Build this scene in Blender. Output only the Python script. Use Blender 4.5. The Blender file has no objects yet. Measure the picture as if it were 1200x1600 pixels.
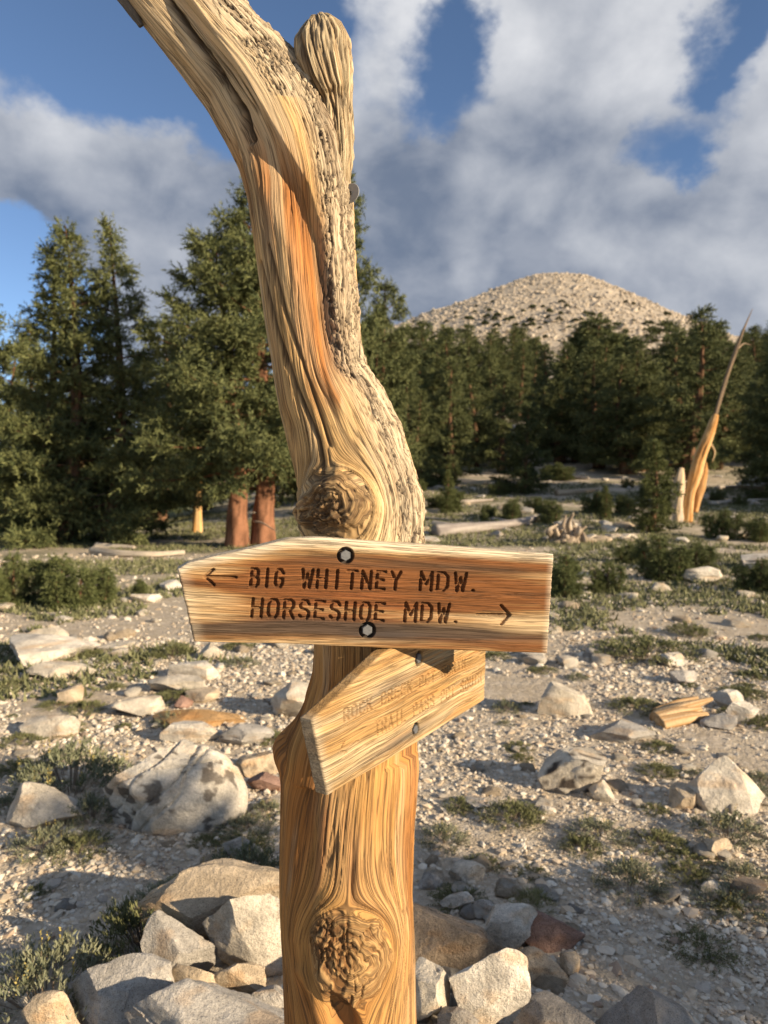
import bpy, math, random
import numpy as np
from mathutils import Vector

# ------------------------------------------------------------------ camera, sky, sun, exposure
scn = bpy.context.scene
COL = scn.collection
F_PX = 1120.0                      # focal length in photo pixels (1200 x 1600)
CAM_H = 1.5
PITCH = math.atan(40.0 / F_PX)
cam_d = bpy.data.cameras.new('camera'); cam = bpy.data.objects.new('camera', cam_d)
COL.objects.link(cam); scn.camera = cam
cam.location = (0, 0, CAM_H); cam.rotation_euler = (math.pi / 2 - PITCH, 0, 0)
cam_d.sensor_fit = 'VERTICAL'; cam_d.sensor_height = 36; cam_d.sensor_width = 27
cam_d.lens = F_PX / 1600 * 36
cam_d.clip_start = 0.05; cam_d.clip_end = 6000
cam_d.dof.use_dof = True; cam_d.dof.focus_distance = 1.1
cam_d.dof.aperture_fstop = cam_d.lens / 3.8

SUN_EL = math.radians(18); SUN_AZ = math.radians(30)     # azimuth: degrees behind the picture plane, from the right
sun_dir = Vector((math.cos(SUN_AZ) * math.cos(SUN_EL), -math.sin(SUN_AZ) * math.cos(SUN_EL), math.sin(SUN_EL)))
sl = bpy.data.lights.new('sun', 'SUN'); sun = bpy.data.objects.new('sun', sl); COL.objects.link(sun)
sl.energy = 5.0; sl.angle = math.radians(0.55); sl.color = (1.0, 0.81, 0.57)
sun.rotation_euler = sun_dir.to_track_quat('Z', 'Y').to_euler()
sun.location = (20, -8, 12)

scn.view_settings.view_transform = 'Standard'; scn.view_settings.look = 'None'
scn.view_settings.gamma = 1; scn.view_settings.use_curve_mapping = False
scn.view_settings.exposure = 0.85
scn.render.engine = 'CYCLES'
scn.cycles.use_denoising = True
scn.cycles.max_bounces = 4; scn.cycles.diffuse_bounces = 3; scn.cycles.transparent_max_bounces = 8

FWD = np.array([0, math.cos(PITCH), -math.sin(PITCH)]); UP = np.array([0, math.sin(PITCH), math.cos(PITCH)])
CAMP = np.array([0, 0, CAM_H])
def ray(px, py):
    return FWD + np.array([1, 0, 0]) * (px - 600) / F_PX + UP * (800 - py) / F_PX
def at(px, py, Y):
    d = ray(px, py); return CAMP + d * (Y / d[1])

class NT:                                     # tiny node helper
    def __init__(s, tree): s.t = tree; s.n = tree.nodes; s.l = tree.links
    def add(s, typ, **kw):
        nd = s.n.new(typ)
        for k, v in kw.items(): setattr(nd, k, v)
        return nd
    def put(s, sock, v):
        if isinstance(v, bpy.types.NodeSocket): s.l.new(v, sock)
        else: sock.default_value = v
    def math(s, op, a, b=0.0, c=None, clamp=False):
        nd = s.add('ShaderNodeMath', operation=op, use_clamp=clamp)
        s.put(nd.inputs[0], a); s.put(nd.inputs[1], b)
        if c is not None: s.put(nd.inputs[2], c)
        return nd.outputs[0]
    def vmath(s, op, a, b=None):
        nd = s.add('ShaderNodeVectorMath', operation=op); s.put(nd.inputs[0], a)
        if b is not None: s.put(nd.inputs[1], b)
        return nd.outputs['Value'] if op == 'DOT_PRODUCT' else nd.outputs[0]
    def noise(s, vec, scale, detail=5.0, rough=0.55, dist=0.0):
        nd = s.add('ShaderNodeTexNoise'); s.put(nd.inputs['Vector'], vec)
        nd.inputs['Scale'].default_value = scale; nd.inputs['Detail'].default_value = detail
        nd.inputs['Roughness'].default_value = rough; nd.inputs['Distortion'].default_value = dist
        return nd.outputs['Fac']
    def smooth(s, v, a, b, lo=0.0, hi=1.0):
        nd = s.add('ShaderNodeMapRange', interpolation_type='SMOOTHSTEP'); s.put(nd.inputs[0], v)
        for i, q in enumerate((a, b, lo, hi)): nd.inputs[i + 1].default_value = q
        return nd.outputs[0]
    def mix(s, f, a, b, mode='MIX'):
        nd = s.add('ShaderNodeMix', data_type='RGBA', blend_type=mode)
        s.put(nd.inputs['Factor'], f); s.put(nd.inputs['A'], a); s.put(nd.inputs['B'], b)
        return nd.outputs['Result']
def c4(c): return (c[0], c[1], c[2], 1.0)

# sky: Nishita blue with broken grey-white cumulus
world = bpy.data.worlds.new('World'); scn.world = world; world.use_nodes = True
w = NT(world.node_tree); w.n.clear()
out = w.add('ShaderNodeOutputWorld')
sky = w.add('ShaderNodeTexSky', sky_type='NISHITA', sun_disc=False)
sky.sun_elevation = SUN_EL; sky.sun_rotation = math.pi / 2 + SUN_AZ
sky.altitude = 3300; sky.air_density = 1.0; sky.dust_density = 0.3; sky.ozone_density = 2.0
bg1 = w.add('ShaderNodeBackground'); w.l.new(sky.outputs[0], bg1.inputs[0]); bg1.inputs[1].default_value = 0.092
tc = w.add('ShaderNodeTexCoord'); D = tc.outputs['Generated']
Dn = w.vmath('NORMALIZE', D)
sq = w.vmath('MULTIPLY', Dn, (1.0, 1.0, 1.35))
n_big = w.noise(sq, 2.6, 10, 0.52, 0.15)
n_lit = w.noise(w.vmath('ADD', sq, (0.05, -0.015, 0.06)), 2.6, 4, 0.5, 0.15)
n_fine = w.noise(sq, 8.0, 8, 0.58, 0.2)
wn = w.add('ShaderNodeTexNoise'); w.put(wn.inputs['Vector'], sq); wn.inputs['Scale'].default_value = 5.0; wn.inputs['Detail'].default_value = 7; wn.inputs['Roughness'].default_value = 0.6
wv = w.vmath('MULTIPLY', w.vmath('SUBTRACT', wn.outputs['Color'], (0.5, 0.5, 0.5)), (0.22, 0.22, 0.22))
Dw = w.vmath('NORMALIZE', w.vmath('ADD', Dn, wv))
bias = None
for px, py, r, amp in [(850, 300, 17, .30), (640, 340, 13, .26), (1050, 420, 14, .28), (760, 450, 13, .28), (960, 90, 7, .26), (1180, 320, 8, .2),
                       (100, 250, 9, .26), (250, 330, 9, .22), (30, 200, 6, .14), (690, 10, 7, .24), (60, 380, 9, .16), (330, 410, 9, .16), (1180, 90, 5, .12),
                       (250, 100, 9, -.30), (1085, 185, 5.5, -.56), (1050, 235, 4, -.25), (780, 105, 5.5, -.44), (600, 140, 7, -.36), (680, 130, 5, -.25), (20, 460, 6, -.60), (110, 80, 7, -.2), (400, 60, 8, -.2), (1120, 30, 3, -.3)]:
    d = ray(px, py); d = d / np.linalg.norm(d)
    dt = w.vmath('DOT_PRODUCT', Dw, tuple(float(q) for q in d))
    b = w.smooth(dt, math.cos(math.radians(r * 1.25)), 1.0, 0.0, amp)
    bias = b if bias is None else w.math('ADD', bias, b)
val = w.math('ADD', n_big, bias)
val = w.math('ADD', val, w.math('MULTIPLY', w.math('SUBTRACT', n_fine, 0.5), 0.30))
mask = w.smooth(val, 0.42, 0.68)
sepz = w.add('ShaderNodeSeparateXYZ'); w.l.new(Dn, sepz.inputs[0])
lit = w.math('ADD', w.math('MULTIPLY', w.math('SUBTRACT', n_big, n_lit), 3.0), 0.44)
lit = w.math('ADD', lit, w.math('MULTIPLY', w.math('SUBTRACT', n_fine, 0.5), 0.9))
lit = w.math('ADD', lit, w.smooth(sepz.outputs[2], 0.20, 0.58, -0.30, 0.24))
lit = w.math('MAXIMUM', lit, w.smooth(n_fine, 0.3, 0.75, 0.02, 0.34), clamp=True)
ccol = w.mix(lit, c4((0.086, 0.110, 0.158)), c4((0.43, 0.435, 0.45)))
bg2 = w.add('ShaderNodeBackground'); w.l.new(ccol, bg2.inputs[0]); bg2.inputs[1].default_value = 1.0
mx = w.add('ShaderNodeMixShader'); w.put(mx.inputs[0], w.math('MULTIPLY', mask, 0.95))
world.cycles.sampling_method = 'MANUAL'; world.cycles.sample_map_resolution = 256
w.l.new(bg1.outputs[0], mx.inputs[1]); w.l.new(bg2.outputs[0], mx.inputs[2]); w.l.new(mx.outputs[0], out.inputs[0])

# ------------------------------------------------------------------ numpy noise, mesh helpers, materials
_rs = np.random.RandomState(7)
_T = _rs.rand(64, 64, 64).astype(np.float32)
def vn(x, y, z=0.0, seed=0):
    x, y, z = np.broadcast_arrays(np.asarray(x, float) + seed * 7.31, np.asarray(y, float) + seed * 3.77, np.asarray(z, float) + seed * 1.93)
    xi = np.floor(x).astype(int); yi = np.floor(y).astype(int); zi = np.floor(z).astype(int)
    fx = x - xi; fy = y - yi; fz = z - zi
    fx = fx * fx * (3 - 2 * fx); fy = fy * fy * (3 - 2 * fy); fz = fz * fz * (3 - 2 * fz)
    x0 = xi & 63; x1 = (xi + 1) & 63; y0 = yi & 63; y1 = (yi + 1) & 63; z0 = zi & 63; z1 = (zi + 1) & 63
    a = _T[x0, y0, z0] * (1 - fx) + _T[x1, y0, z0] * fx; b = _T[x0, y1, z0] * (1 - fx) + _T[x1, y1, z0] * fx
    c = _T[x0, y0, z1] * (1 - fx) + _T[x1, y0, z1] * fx; d = _T[x0, y1, z1] * (1 - fx) + _T[x1, y1, z1] * fx
    return (a * (1 - fy) + b * fy) * (1 - fz) + (c * (1 - fy) + d * fy) * fz
def fbm(x, y, z=0.0, seed=0, oct=4, gain=0.5):
    s = 0; a = 1.0; t = 0; f = 1.0
    for i in range(oct):
        s = s + a * vn(np.asarray(x) * f, np.asarray(y) * f, np.asarray(z) * f, seed + i * 5); t += a; a *= gain; f *= 2.03
    return s / t
def sstep(v, a, b):
    t = np.clip((np.asarray(v, float) - a) / (b - a), 0, 1); return t * t * (3 - 2 * t)
def lerp3(a, b, t):
    t = np.asarray(t)[..., None]; return np.asarray(a) * (1 - t) + np.asarray(b) * t

def mesh_np(name, V, polys, mats, cols=None, smooth=True, attrs=None):
    """V (N,3); polys: list of int arrays (M,k)."""
    me = bpy.data.meshes.new(name)
    V = np.ascontiguousarray(V, dtype=np.float32)
    me.vertices.add(len(V)); me.vertices.foreach_set('co', V.ravel())
    polys = [np.asarray(p, dtype=np.int32) for p in polys if len(p)]
    tot = np.concatenate([np.full(len(p), p.shape[1], np.int32) for p in polys])
    idx = np.concatenate([p.ravel() for p in polys])
    me.loops.add(len(idx)); me.loops.foreach_set('vertex_index', idx)
    me.polygons.add(len(tot)); st = np.zeros(len(tot), np.int32); st[1:] = np.cumsum(tot)[:-1]
    me.polygons.foreach_set('loop_start', st); me.polygons.foreach_set('loop_total', tot)
    me.polygons.foreach_set('use_smooth', np.full(len(tot), smooth))
    if cols is not None:
        ca = me.color_attributes.new('Col', 'FLOAT_COLOR', 'POINT')
        cc = np.ones((len(V), 4), np.float32); cc[:, :3] = cols; ca.data.foreach_set('color', cc.ravel())
    for k, v in (attrs or {}).items():
        a = me.attributes.new(k, 'FLOAT_VECTOR', 'POINT'); a.data.foreach_set('vector', np.ascontiguousarray(v, np.float32).ravel())
    me.materials.append(mats); me.update(calc_edges=True); me.validate(); return me
def grid_polys(nr, nc, wrap=False):
    r = np.arange(nr - 1)[:, None]; c = np.arange(nc if wrap else nc - 1)[None, :]; c1 = (c + 1) % nc
    return np.stack([r * nc + c, r * nc + c1, (r + 1) * nc + c1, (r + 1) * nc + c], -1).reshape(-1, 4)
def link(name, me, parent=None, loc=(0, 0, 0), rz=0.0, sc=1.0):
    o = bpy.data.objects.new(name, me); COL.objects.link(o); o.location = loc; o.rotation_euler = (0, 0, rz)
    o.scale = (sc, sc, sc) if np.isscalar(sc) else sc
    if parent is not None: o.parent = parent
    return o
def tag(o, label=None, cat=None, group=None, kind=None):
    if label: o['label'] = label
    if cat: o['category'] = cat
    if group: o['group'] = group
    if kind: o['kind'] = kind
    return o
def copy_tree(o, parent=None):
    c = o.copy(); COL.objects.link(c); c.parent = parent
    for ch in list(o.children): copy_tree(ch, c)
    return c

def vc_mat(name, rough=0.85, bump=0.3, bscale=200, stretch=None, vary=0.35, vscale=40, spec=0.25, dist=0.002, trans=0.0):
    m = bpy.data.materials.new(name); m.use_nodes = True; t = NT(m.node_tree); bs = t.n['Principled BSDF']
    va = t.add('ShaderNodeVertexColor', layer_name='Col')
    if stretch == 'grain':
        at_ = t.add('ShaderNodeAttribute', attribute_name='grain'); vec = at_.outputs['Vector']
    else:
        vec = t.add('ShaderNodeTexCoord').outputs['Object']
    n1 = t.noise(vec, vscale, 6, 0.65); n2 = t.noise(vec, bscale, 4, 0.65)
    f = t.math('ADD', t.math('MULTIPLY', t.math('SUBTRACT', n1, 0.5), vary * 2), 1.0)
    f = t.math('ADD', f, t.math('MULTIPLY', t.math('SUBTRACT', n2, 0.5), vary * 1.4))
    cc = t.add('ShaderNodeCombineColor'); [t.l.new(f, cc.inputs[i]) for i in range(3)]
    t.put(bs.inputs['Base Color'], t.mix(1.0, va.outputs[0], cc.outputs[0], 'MULTIPLY'))
    bs.inputs['Roughness'].default_value = rough; bs.inputs['Specular IOR Level'].default_value = spec
    if bump:
        bp = t.add('ShaderNodeBump'); bp.inputs['Strength'].default_value = bump; bp.inputs['Distance'].default_value = dist
        t.l.new(n2, bp.inputs['Height']); t.l.new(bp.outputs[0], bs.inputs['Normal'])
    return m
def wood_mat(name, rough, crack, bump, dist, vary):
    m = bpy.data.materials.new(name); m.use_nodes = True; t = NT(m.node_tree); bs = t.n['Principled BSDF']
    va = t.add('ShaderNodeVertexColor', layer_name='Col'); vec = t.add('ShaderNodeAttribute', attribute_name='grain').outputs['Vector']
    n1 = t.noise(vec, 0.42, 3, 0.55); n2 = t.noise(vec, 1.3, 4, 0.7); n3 = t.noise(vec, 0.09, 3, 0.5); n4 = t.noise(vec, 0.17, 2, 0.5)
    def ridge(n, a, b): return t.smooth(t.math('ABSOLUTE', t.math('SUBTRACT', n, 0.5)), a, b, 1.0, 0.0)
    ck = t.math('MAXIMUM', t.math('MULTIPLY', ridge(n1, 0.010, 0.045), t.smooth(n3, 0.40, 0.58)), t.math('MULTIPLY', ridge(n4, 0.005, 0.022), t.smooth(n3, 0.66, 0.48)))
    f = t.math('ADD', t.math('MULTIPLY', t.math('SUBTRACT', n2, 0.5), vary), t.math('ADD', t.math('MULTIPLY', t.math('SUBTRACT', n1, 0.5), vary), 1.0))
    cc = t.add('ShaderNodeCombineColor'); [t.l.new(f, cc.inputs[i]) for i in range(3)]
    col = t.mix(1.0, va.outputs[0], cc.outputs[0], 'MULTIPLY')
    t.put(bs.inputs['Base Color'], t.mix(t.math('MULTIPLY', ck, crack), col, c4((0.07, 0.045, 0.028))))
    bs.inputs['Roughness'].default_value = rough; bs.inputs['Specular IOR Level'].default_value = 0.2
    bp = t.add('ShaderNodeBump'); bp.inputs['Strength'].default_value = bump; bp.inputs['Distance'].default_value = dist
    t.l.new(t.math('SUBTRACT', t.math('MULTIPLY', t.math('ADD', n2, n1), 0.5), ck), bp.inputs['Height']); t.l.new(bp.outputs[0], bs.inputs['Normal'])
    return m
M_WOOD = wood_mat('weathered_wood', 0.88, 0.66, 0.8, 0.0015, 0.36)
M_PLANK = wood_mat('sign_plank_wood', 0.8, 0.5, 0.9, 0.0011, 0.34)
def granite_mat(name, sc, bump, dist):
    m = bpy.data.materials.new(name); m.use_nodes = True; t = NT(m.node_tree); bs = t.n['Principled BSDF']
    va = t.add('ShaderNodeVertexColor', layer_name='Col'); vec = t.add('ShaderNodeTexCoord').outputs['Object']
    n1 = t.noise(vec, 330 * sc, 2, 0.6); n2 = t.noise(vec, 70 * sc, 5, 0.7); n3 = t.noise(vec, 14 * sc, 5, 0.65)
    f = t.math('ADD', t.math('MULTIPLY', t.math('SUBTRACT', n2, 0.5), 0.8), t.math('ADD', t.math('MULTIPLY', t.math('SUBTRACT', n3, 0.5), 0.7), 1.0))
    f = t.math('ADD', f, t.math('MULTIPLY', t.math('SUBTRACT', n1, 0.5), 0.9))
    f = t.math('MULTIPLY', f, t.smooth(n1, 0.30, 0.42, 0.45, 1.0))
    cc = t.add('ShaderNodeCombineColor'); [t.l.new(f, cc.inputs[i]) for i in range(3)]
    t.put(bs.inputs['Base Color'], t.mix(1.0, va.outputs[0], cc.outputs[0], 'MULTIPLY'))
    bs.inputs['Roughness'].default_value = 0.92; bs.inputs['Specular IOR Level'].default_value = 0.15
    bp = t.add('ShaderNodeBump'); bp.inputs['Strength'].default_value = bump; bp.inputs['Distance'].default_value = dist
    t.l.new(t.math('ADD', t.math('MULTIPLY', n1, 0.25), t.math('ADD', n2, t.math('MULTIPLY', n3, 1.5))), bp.inputs['Height']); t.l.new(bp.outputs[0], bs.inputs['Normal'])
    return m
M_ROCK = granite_mat('granite', 1.0, 1.0, 0.009)
M_GRAVEL = vc_mat('gravel_stone', 0.95, 0.3, 220, None, 0.25, 60, 0.15, 0.003)
M_FARROCK = vc_mat('far_granite', 0.95, 0.4, 1.2, None, 0.25, 0.3, 0.1, 0.3)
M_LEAF = vc_mat('foliage', 0.7, 0, 30, None, 0.2, 3, 0.2)
M_BARK = vc_mat('pine_bark', 0.9, 0.8, 28, None, 0.4, 7, 0.15, 0.03)
M_DEADWOOD = vc_mat('bleached_deadwood', 0.85, 0.5, 60, None, 0.3, 9, 0.2, 0.01)
def plain(name, col, rough, metal=0.0, ns=80):
    m = bpy.data.materials.new(name); m.use_nodes = True; t = NT(m.node_tree); bs = t.n['Principled BSDF']
    vec = t.add('ShaderNodeTexCoord').outputs['Object']; n = t.noise(vec, ns, 5, 0.6)
    t.put(bs.inputs['Base Color'], t.mix(n, c4([q * 0.65 for q in col]), c4([min(1, q * 1.3) for q in col])))
    t.put(bs.inputs['Roughness'], t.smooth(n, 0.3, 0.7, rough - 0.1, rough + 0.15)); bs.inputs['Metallic'].default_value = metal
    return m
M_BOLT = plain('galvanised_steel', (0.17, 0.172, 0.175), 0.55, 0.7, 300)
M_TAG = plain('dull_tag_metal', (0.30, 0.30, 0.295), 0.55, 0.3, 300)
M_WASHER = plain('dark_washer', (0.06, 0.058, 0.055), 0.6, 0.3, 300)

# ------------------------------------------------------------------ terrain
def softp(v, k=4.0): return np.logaddexp(0, np.asarray(v, float) / k) * k
def terrain(x, y):
    x = np.asarray(x, float); y = np.asarray(y, float)
    side = sstep(x / np.maximum(y, 5), -0.38, 0.02)
    yy = np.minimum(y, 130)
    z = side * (0.115 * softp(yy - 19) + 0.10 * softp(yy - 50, 8)) + (1 - side) * 0.01 * softp(yy - 25)
    z = z + 0.045 * np.maximum(y - 130, 0) * (0.3 + 0.7 * side)
    z = z + 0.05 * (fbm(x * .45, y * .45, 0, 3, 3) - .5) * np.clip((y + 3) / 4, .3, 1) + 0.5 * (fbm(x * .07, y * .07, 0, 9, 3) - .5) * sstep(y, 6, 25)
    z = z + 0.16 * np.exp(-((x + .02) ** 2 + (y - 1.45) ** 2) / .35)          # small mound of stones round the post
    return z
_TS = np.geomspace(0.5, 600, 2600)
def ground_at(px, py):
    d = ray(px, py); P = CAMP + d[None] * _TS[:, None]; below = P[:, 2] <= terrain(P[:, 0], P[:, 1])
    i = int(np.argmax(below)) if below.any() else len(_TS) - 1
    return P[i]
def gz(x, y): return float(terrain(x, y))

M_GROUND = bpy.data.materials.new('granite_grit'); M_GROUND.use_nodes = True
t = NT(M_GROUND.node_tree); bs = t.n['Principled BSDF']; vec = t.add('ShaderNodeTexCoord').outputs['Object']
vo = t.add('ShaderNodeTexVoronoi', feature='F1'); t.put(vo.inputs['Vector'], vec); vo.inputs['Scale'].default_value = 55
vo2 = t.add('ShaderNodeTexVoronoi', feature='F1'); t.put(vo2.inputs['Vector'], vec); vo2.inputs['Scale'].default_value = 16
sepc = t.add('ShaderNodeSeparateColor'); t.l.new(vo.outputs['Color'], sepc.inputs[0])
g1 = t.mix(sepc.outputs[0], c4((0.42, 0.345, 0.255)), c4((0.64, 0.56, 0.445)))
g1 = t.mix(t.smooth(t.noise(vec, 7, 5), 0.35, 0.7), g1, c4((0.46, 0.38, 0.275)))
far = t.smooth(t.noise(vec, 0.55, 6, 0.6), 0.46, 0.60)
sepp = t.add('ShaderNodeSeparateXYZ'); t.l.new(vec, sepp.inputs[0])
farm = t.math('MULTIPLY', far, t.smooth(sepp.outputs[1], 6.0, 14.0))
g1 = t.mix(t.math('MULTIPLY', farm, 0.55), g1, c4((0.13, 0.14, 0.065)))
mead = t.math('MULTIPLY', t.smooth(sepp.outputs[0], -6.0, -12.0), t.smooth(sepp.outputs[1], 20.0, 26.0))
g1 = t.mix(t.math('MULTIPLY', mead, 0.85), g1, c4((0.14, 0.19, 0.055)))
t.put(bs.inputs['Base Color'], g1); bs.inputs['Roughness'].default_value = 0.95; bs.inputs['Specular IOR Level'].default_value = 0.1
bh = t.math('ADD', t.math('MULTIPLY', vo.outputs['Distance'], -0.5), t.math('MULTIPLY', vo2.outputs['Distance'], -0.8))
bh = t.math('ADD', bh, t.noise(vec, 120, 3))
bp = t.add('ShaderNodeBump'); bp.inputs['Strength'].default_value = 0.8; bp.inputs['Distance'].default_value = 0.02
t.l.new(bh, bp.inputs['Height']); t.l.new(bp.outputs[0], bs.inputs['Normal'])

def axis(breaks):
    o = []
    for (a, b, s) in breaks: o.append(np.arange(a, b, s))
    return np.unique(np.concatenate(o))
gx = np.concatenate([-np.geomspace(8, 3000, 60)[::-1], np.arange(-7.9, 7.95, .09), np.geomspace(8, 3000, 60)])
gy = np.concatenate([-np.geomspace(3, 3000, 40)[::-1], np.arange(-2.9, 11, .08), np.geomspace(11, 3500, 110)])
GX, GY = np.meshgrid(gx, gy)
GZ = terrain(GX, GY) + 0.018 * (fbm(GX * 5, GY * 5, 0, 21, 3) - .5)
tag(link('ground', mesh_np('ground', np.stack([GX, GY, GZ], -1).reshape(-1, 3), [grid_polys(len(gy), len(gx))], M_GROUND)), kind='structure')

# ------------------------------------------------------------------ rocks
def icos(sub):
    import bmesh
    bm = bmesh.new(); bmesh.ops.create_icosphere(bm, subdivisions=sub, radius=1.0)
    V = np.array([v.co[:] for v in bm.verts]); Fc = np.array([[v.index for v in f.verts] for f in bm.faces]); bm.free(); return V, Fc
ICO = {k: icos(k) for k in (1, 2, 3, 4, 5)}
def rock_shape(seed, sub=4, facets=11, rough=0.05, sharp=1.0):
    r = np.random.RandomState(seed); V, Fc = ICO[sub]; P = V.copy()
    for i in range(facets + 7):
        n = r.randn(3); n /= np.linalg.norm(n); o = r.uniform(.48, .84)
        P = P - sharp * np.maximum(P @ n - o, 0)[:, None] * n
    N = P / np.linalg.norm(P, axis=1)[:, None]
    a = (fbm(P[:, 0] * 1.6, P[:, 1] * 1.6, P[:, 2] * 1.6, seed % 50, 3) - .5) * 3 * rough
    b = (fbm(P[:, 0] * 6, P[:, 1] * 6, P[:, 2] * 6, seed % 41 + 3, 4, .6) - .5) * 2.2 * rough
    nn = r.randn(3); nn /= np.linalg.norm(nn); sl0 = P @ nn + .25 * (fbm(P[:, 0] * 2, P[:, 1] * 2, P[:, 2] * 2, 5, 2) - .5)
    b = b - .05 * np.exp(-((sl0 - r.uniform(-.4, .4)) / .02) ** 2) - .035 * sstep(sl0, .1, .13)
    P = P + N * (a + b)[:, None]
    lo = P.min(0); hi = P.max(0)
    return (P - (lo + hi) / 2) / ((hi - lo) / 2), Fc
ROCKC = {'pale': (.53, .47, .375), 'grey': (.40, .37, .325), 'tan': (.48, .385, .27), 'brown': (.31, .24, .17), 'red': (.30, .19, .145),
         'white': (.60, .545, .455), 'dark': (.29, .262, .225), 'orange': (.42, .26, .12)}
def rock_cols(P, col, seed, lichen=0.0):
    n = fbm(P[:, 0] * 2.2, P[:, 1] * 2.2, P[:, 2] * 2.2, seed % 37, 4)
    c = lerp3(np.array(col) * .8, np.array(col) * 1.15, sstep(n, .3, .7))
    st = sstep(fbm(P[:, 0] * 1.3, P[:, 1] * 1.3, P[:, 2] * 3.0, seed % 29 + 11, 3), .58, .72)
    c = lerp3(c, np.array(col) * np.array([.95, .72, .5]), st * .5)
    sp = vn(P[:, 0] * 28, P[:, 1] * 28, P[:, 2] * 28, seed % 23)
    c = c * (0.86 + .28 * sp)[:, None]
    if lichen:
        l = sstep(fbm(P[:, 0] * 4.4, P[:, 1] * 4.4, P[:, 2] * 4.4, seed % 31 + 2, 4), .61, .65) * lichen
        c = lerp3(c, (.075, .06, .048), l)
    return c
def rock(box, label, col='pale', k=.55, seed=1, facets=11, rough=.05, lichen=0.0, lift=0.0, rot=None, cat='rock', group=None, name='rock', shape=None, dmul=1.0):
    x0, y0, x1, y1 = box
    g = ground_at((x0 + x1) / 2, y1); Yn = g[1]
    wd = (x1 - x0) / F_PX * Yn; h = k * wd
    d = ray((x0 + x1) / 2, y0); tz = (g[2] + h * .85 + lift - CAM_H) / d[2] if d[2] < -1e-3 else 99
    Yf = d[1] * tz
    dep = np.clip((Yf - Yn), .5 * wd, 1.4 * wd) * dmul
    Yc = Yn + dep / 2; wd = wd * Yc / Yn; X = ((x0 + x1) / 2 - 600) / F_PX * Yc
    px_w = x1 - x0
    P, Fc = rock_shape(seed, 6 if facets < 0 else 5 if px_w > 110 else (4 if px_w > 42 else 3), facets, rough)
    if shape is not None:
        P = shape(P); lo_, hi_ = P.min(0), P.max(0); P = (P - (lo_ + hi_) / 2) / ((hi_ - lo_) / 2)
    gk = 1.18 if y1 > 1480 else 1.08
    S = P * np.array([wd / 2, dep / 2, h * .62]) * gk
    me = mesh_np('rock', S, [Fc], M_ROCK, rock_cols(P, ROCKC[col], seed, lichen))
    me.set_sharp_from_angle(angle=math.radians(24))
    o = link(name, me, None, (X, Yc, gz(X, Yc) + h * .32 + lift))
    tag(o, label, cat, group); return o

# ------------------------------------------------------------------ mountain
mp = at(868, 432, 520)
def mount_h(x, y):
    dx = x - mp[0]; dy = y - 520; d = np.sqrt(dx ** 2 + (dy * .95) ** 2) + 1e-6
    cs = dx / d; sl_ = .55 + .075 * np.clip(cs, -1, 1)
    flat = 13 + 6 * np.abs(cs)
    h = mp[2] - sl_ * softp(d - flat, 6)
    h = h + 5 * np.exp(-((dx + 118) ** 2 + (dy + 20) ** 2) / 1500) + 7 * (fbm(x * .02, y * .02, 0, 17, 4) - .5) * sstep(d, 10, 60)
    return h
mx_ = np.arange(mp[0] - 330, mp[0] + 330, 4.0); my_ = np.arange(220, 860, 4.0)
MX, MY = np.meshgrid(mx_, my_); MZ = np.maximum(mount_h(MX, MY), terrain(MX, MY) - 6) + 1.2 * (fbm(MX * .2, MY * .2, 0, 5, 3) - .5)
mv = np.stack([MX, MY, MZ], -1).reshape(-1, 3)
mcol = lerp3((.36, .305, .235), (.45, .385, .30), fbm(MX * .15, MY * .15, 0, 2, 3).ravel())
mount = tag(link('mountain', mesh_np('mountain', mv, [grid_polys(len(my_), len(mx_))], M_FARROCK, mcol)), kind='structure')
r = np.random.RandomState(5); NB = 13000
bx = r.uniform(mp[0] - 125, mp[0] + 140, NB); by = r.uniform(330, 545, NB)
V1, F1 = ICO[1]
def scatter_stones(xs, ys, zs, sizes, seed, cols, flat=(.45, .9), variants=24):
    r = np.random.RandomState(seed); n = len(xs); shp = []
    for i in range(variants):
        P = V1 * r.uniform(.7, 1.25, (len(V1), 1)); shp.append(P)
    shp = np.array(shp); S = shp[r.randint(0, variants, n)]
    sc = np.stack([r.uniform(.7, 1.3, n), r.uniform(.7, 1.3, n), r.uniform(flat[0], flat[1], n)], -1) * sizes[:, None]
    S = S * sc[:, None, :]; a = r.uniform(0, 6.28, n); ca, sa = np.cos(a), np.sin(a)
    X = S[..., 0] * ca[:, None] - S[..., 1] * sa[:, None]; Y = S[..., 0] * sa[:, None] + S[..., 1] * ca[:, None]
    tl = r.uniform(-.4, .4, n)[:, None]
    V = np.stack([X + xs[:, None], Y + ys[:, None], S[..., 2] + X * tl + (zs + sizes * .12)[:, None]], -1).reshape(-1, 3)
    Fc = (F1[None] + (np.arange(n) * len(V1))[:, None, None]).reshape(-1, 3)
    return V, Fc, np.repeat(cols, len(V1), 0)
bs_ = np.exp(r.normal(math.log(.72), .38, NB)) * np.where(r.rand(NB) > .97, 1.7, 1)
bc = lerp3((.38, .32, .25), (.50, .43, .34), r.rand(NB))
V, Fc, cc = scatter_stones(bx, by, mount_h(bx, by), bs_, 3, bc, (.5, 1.0))
tag(link('boulder_field', mesh_np('boulder_field', V, [Fc], M_FARROCK, cc, False), mount), kind='stuff')

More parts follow.
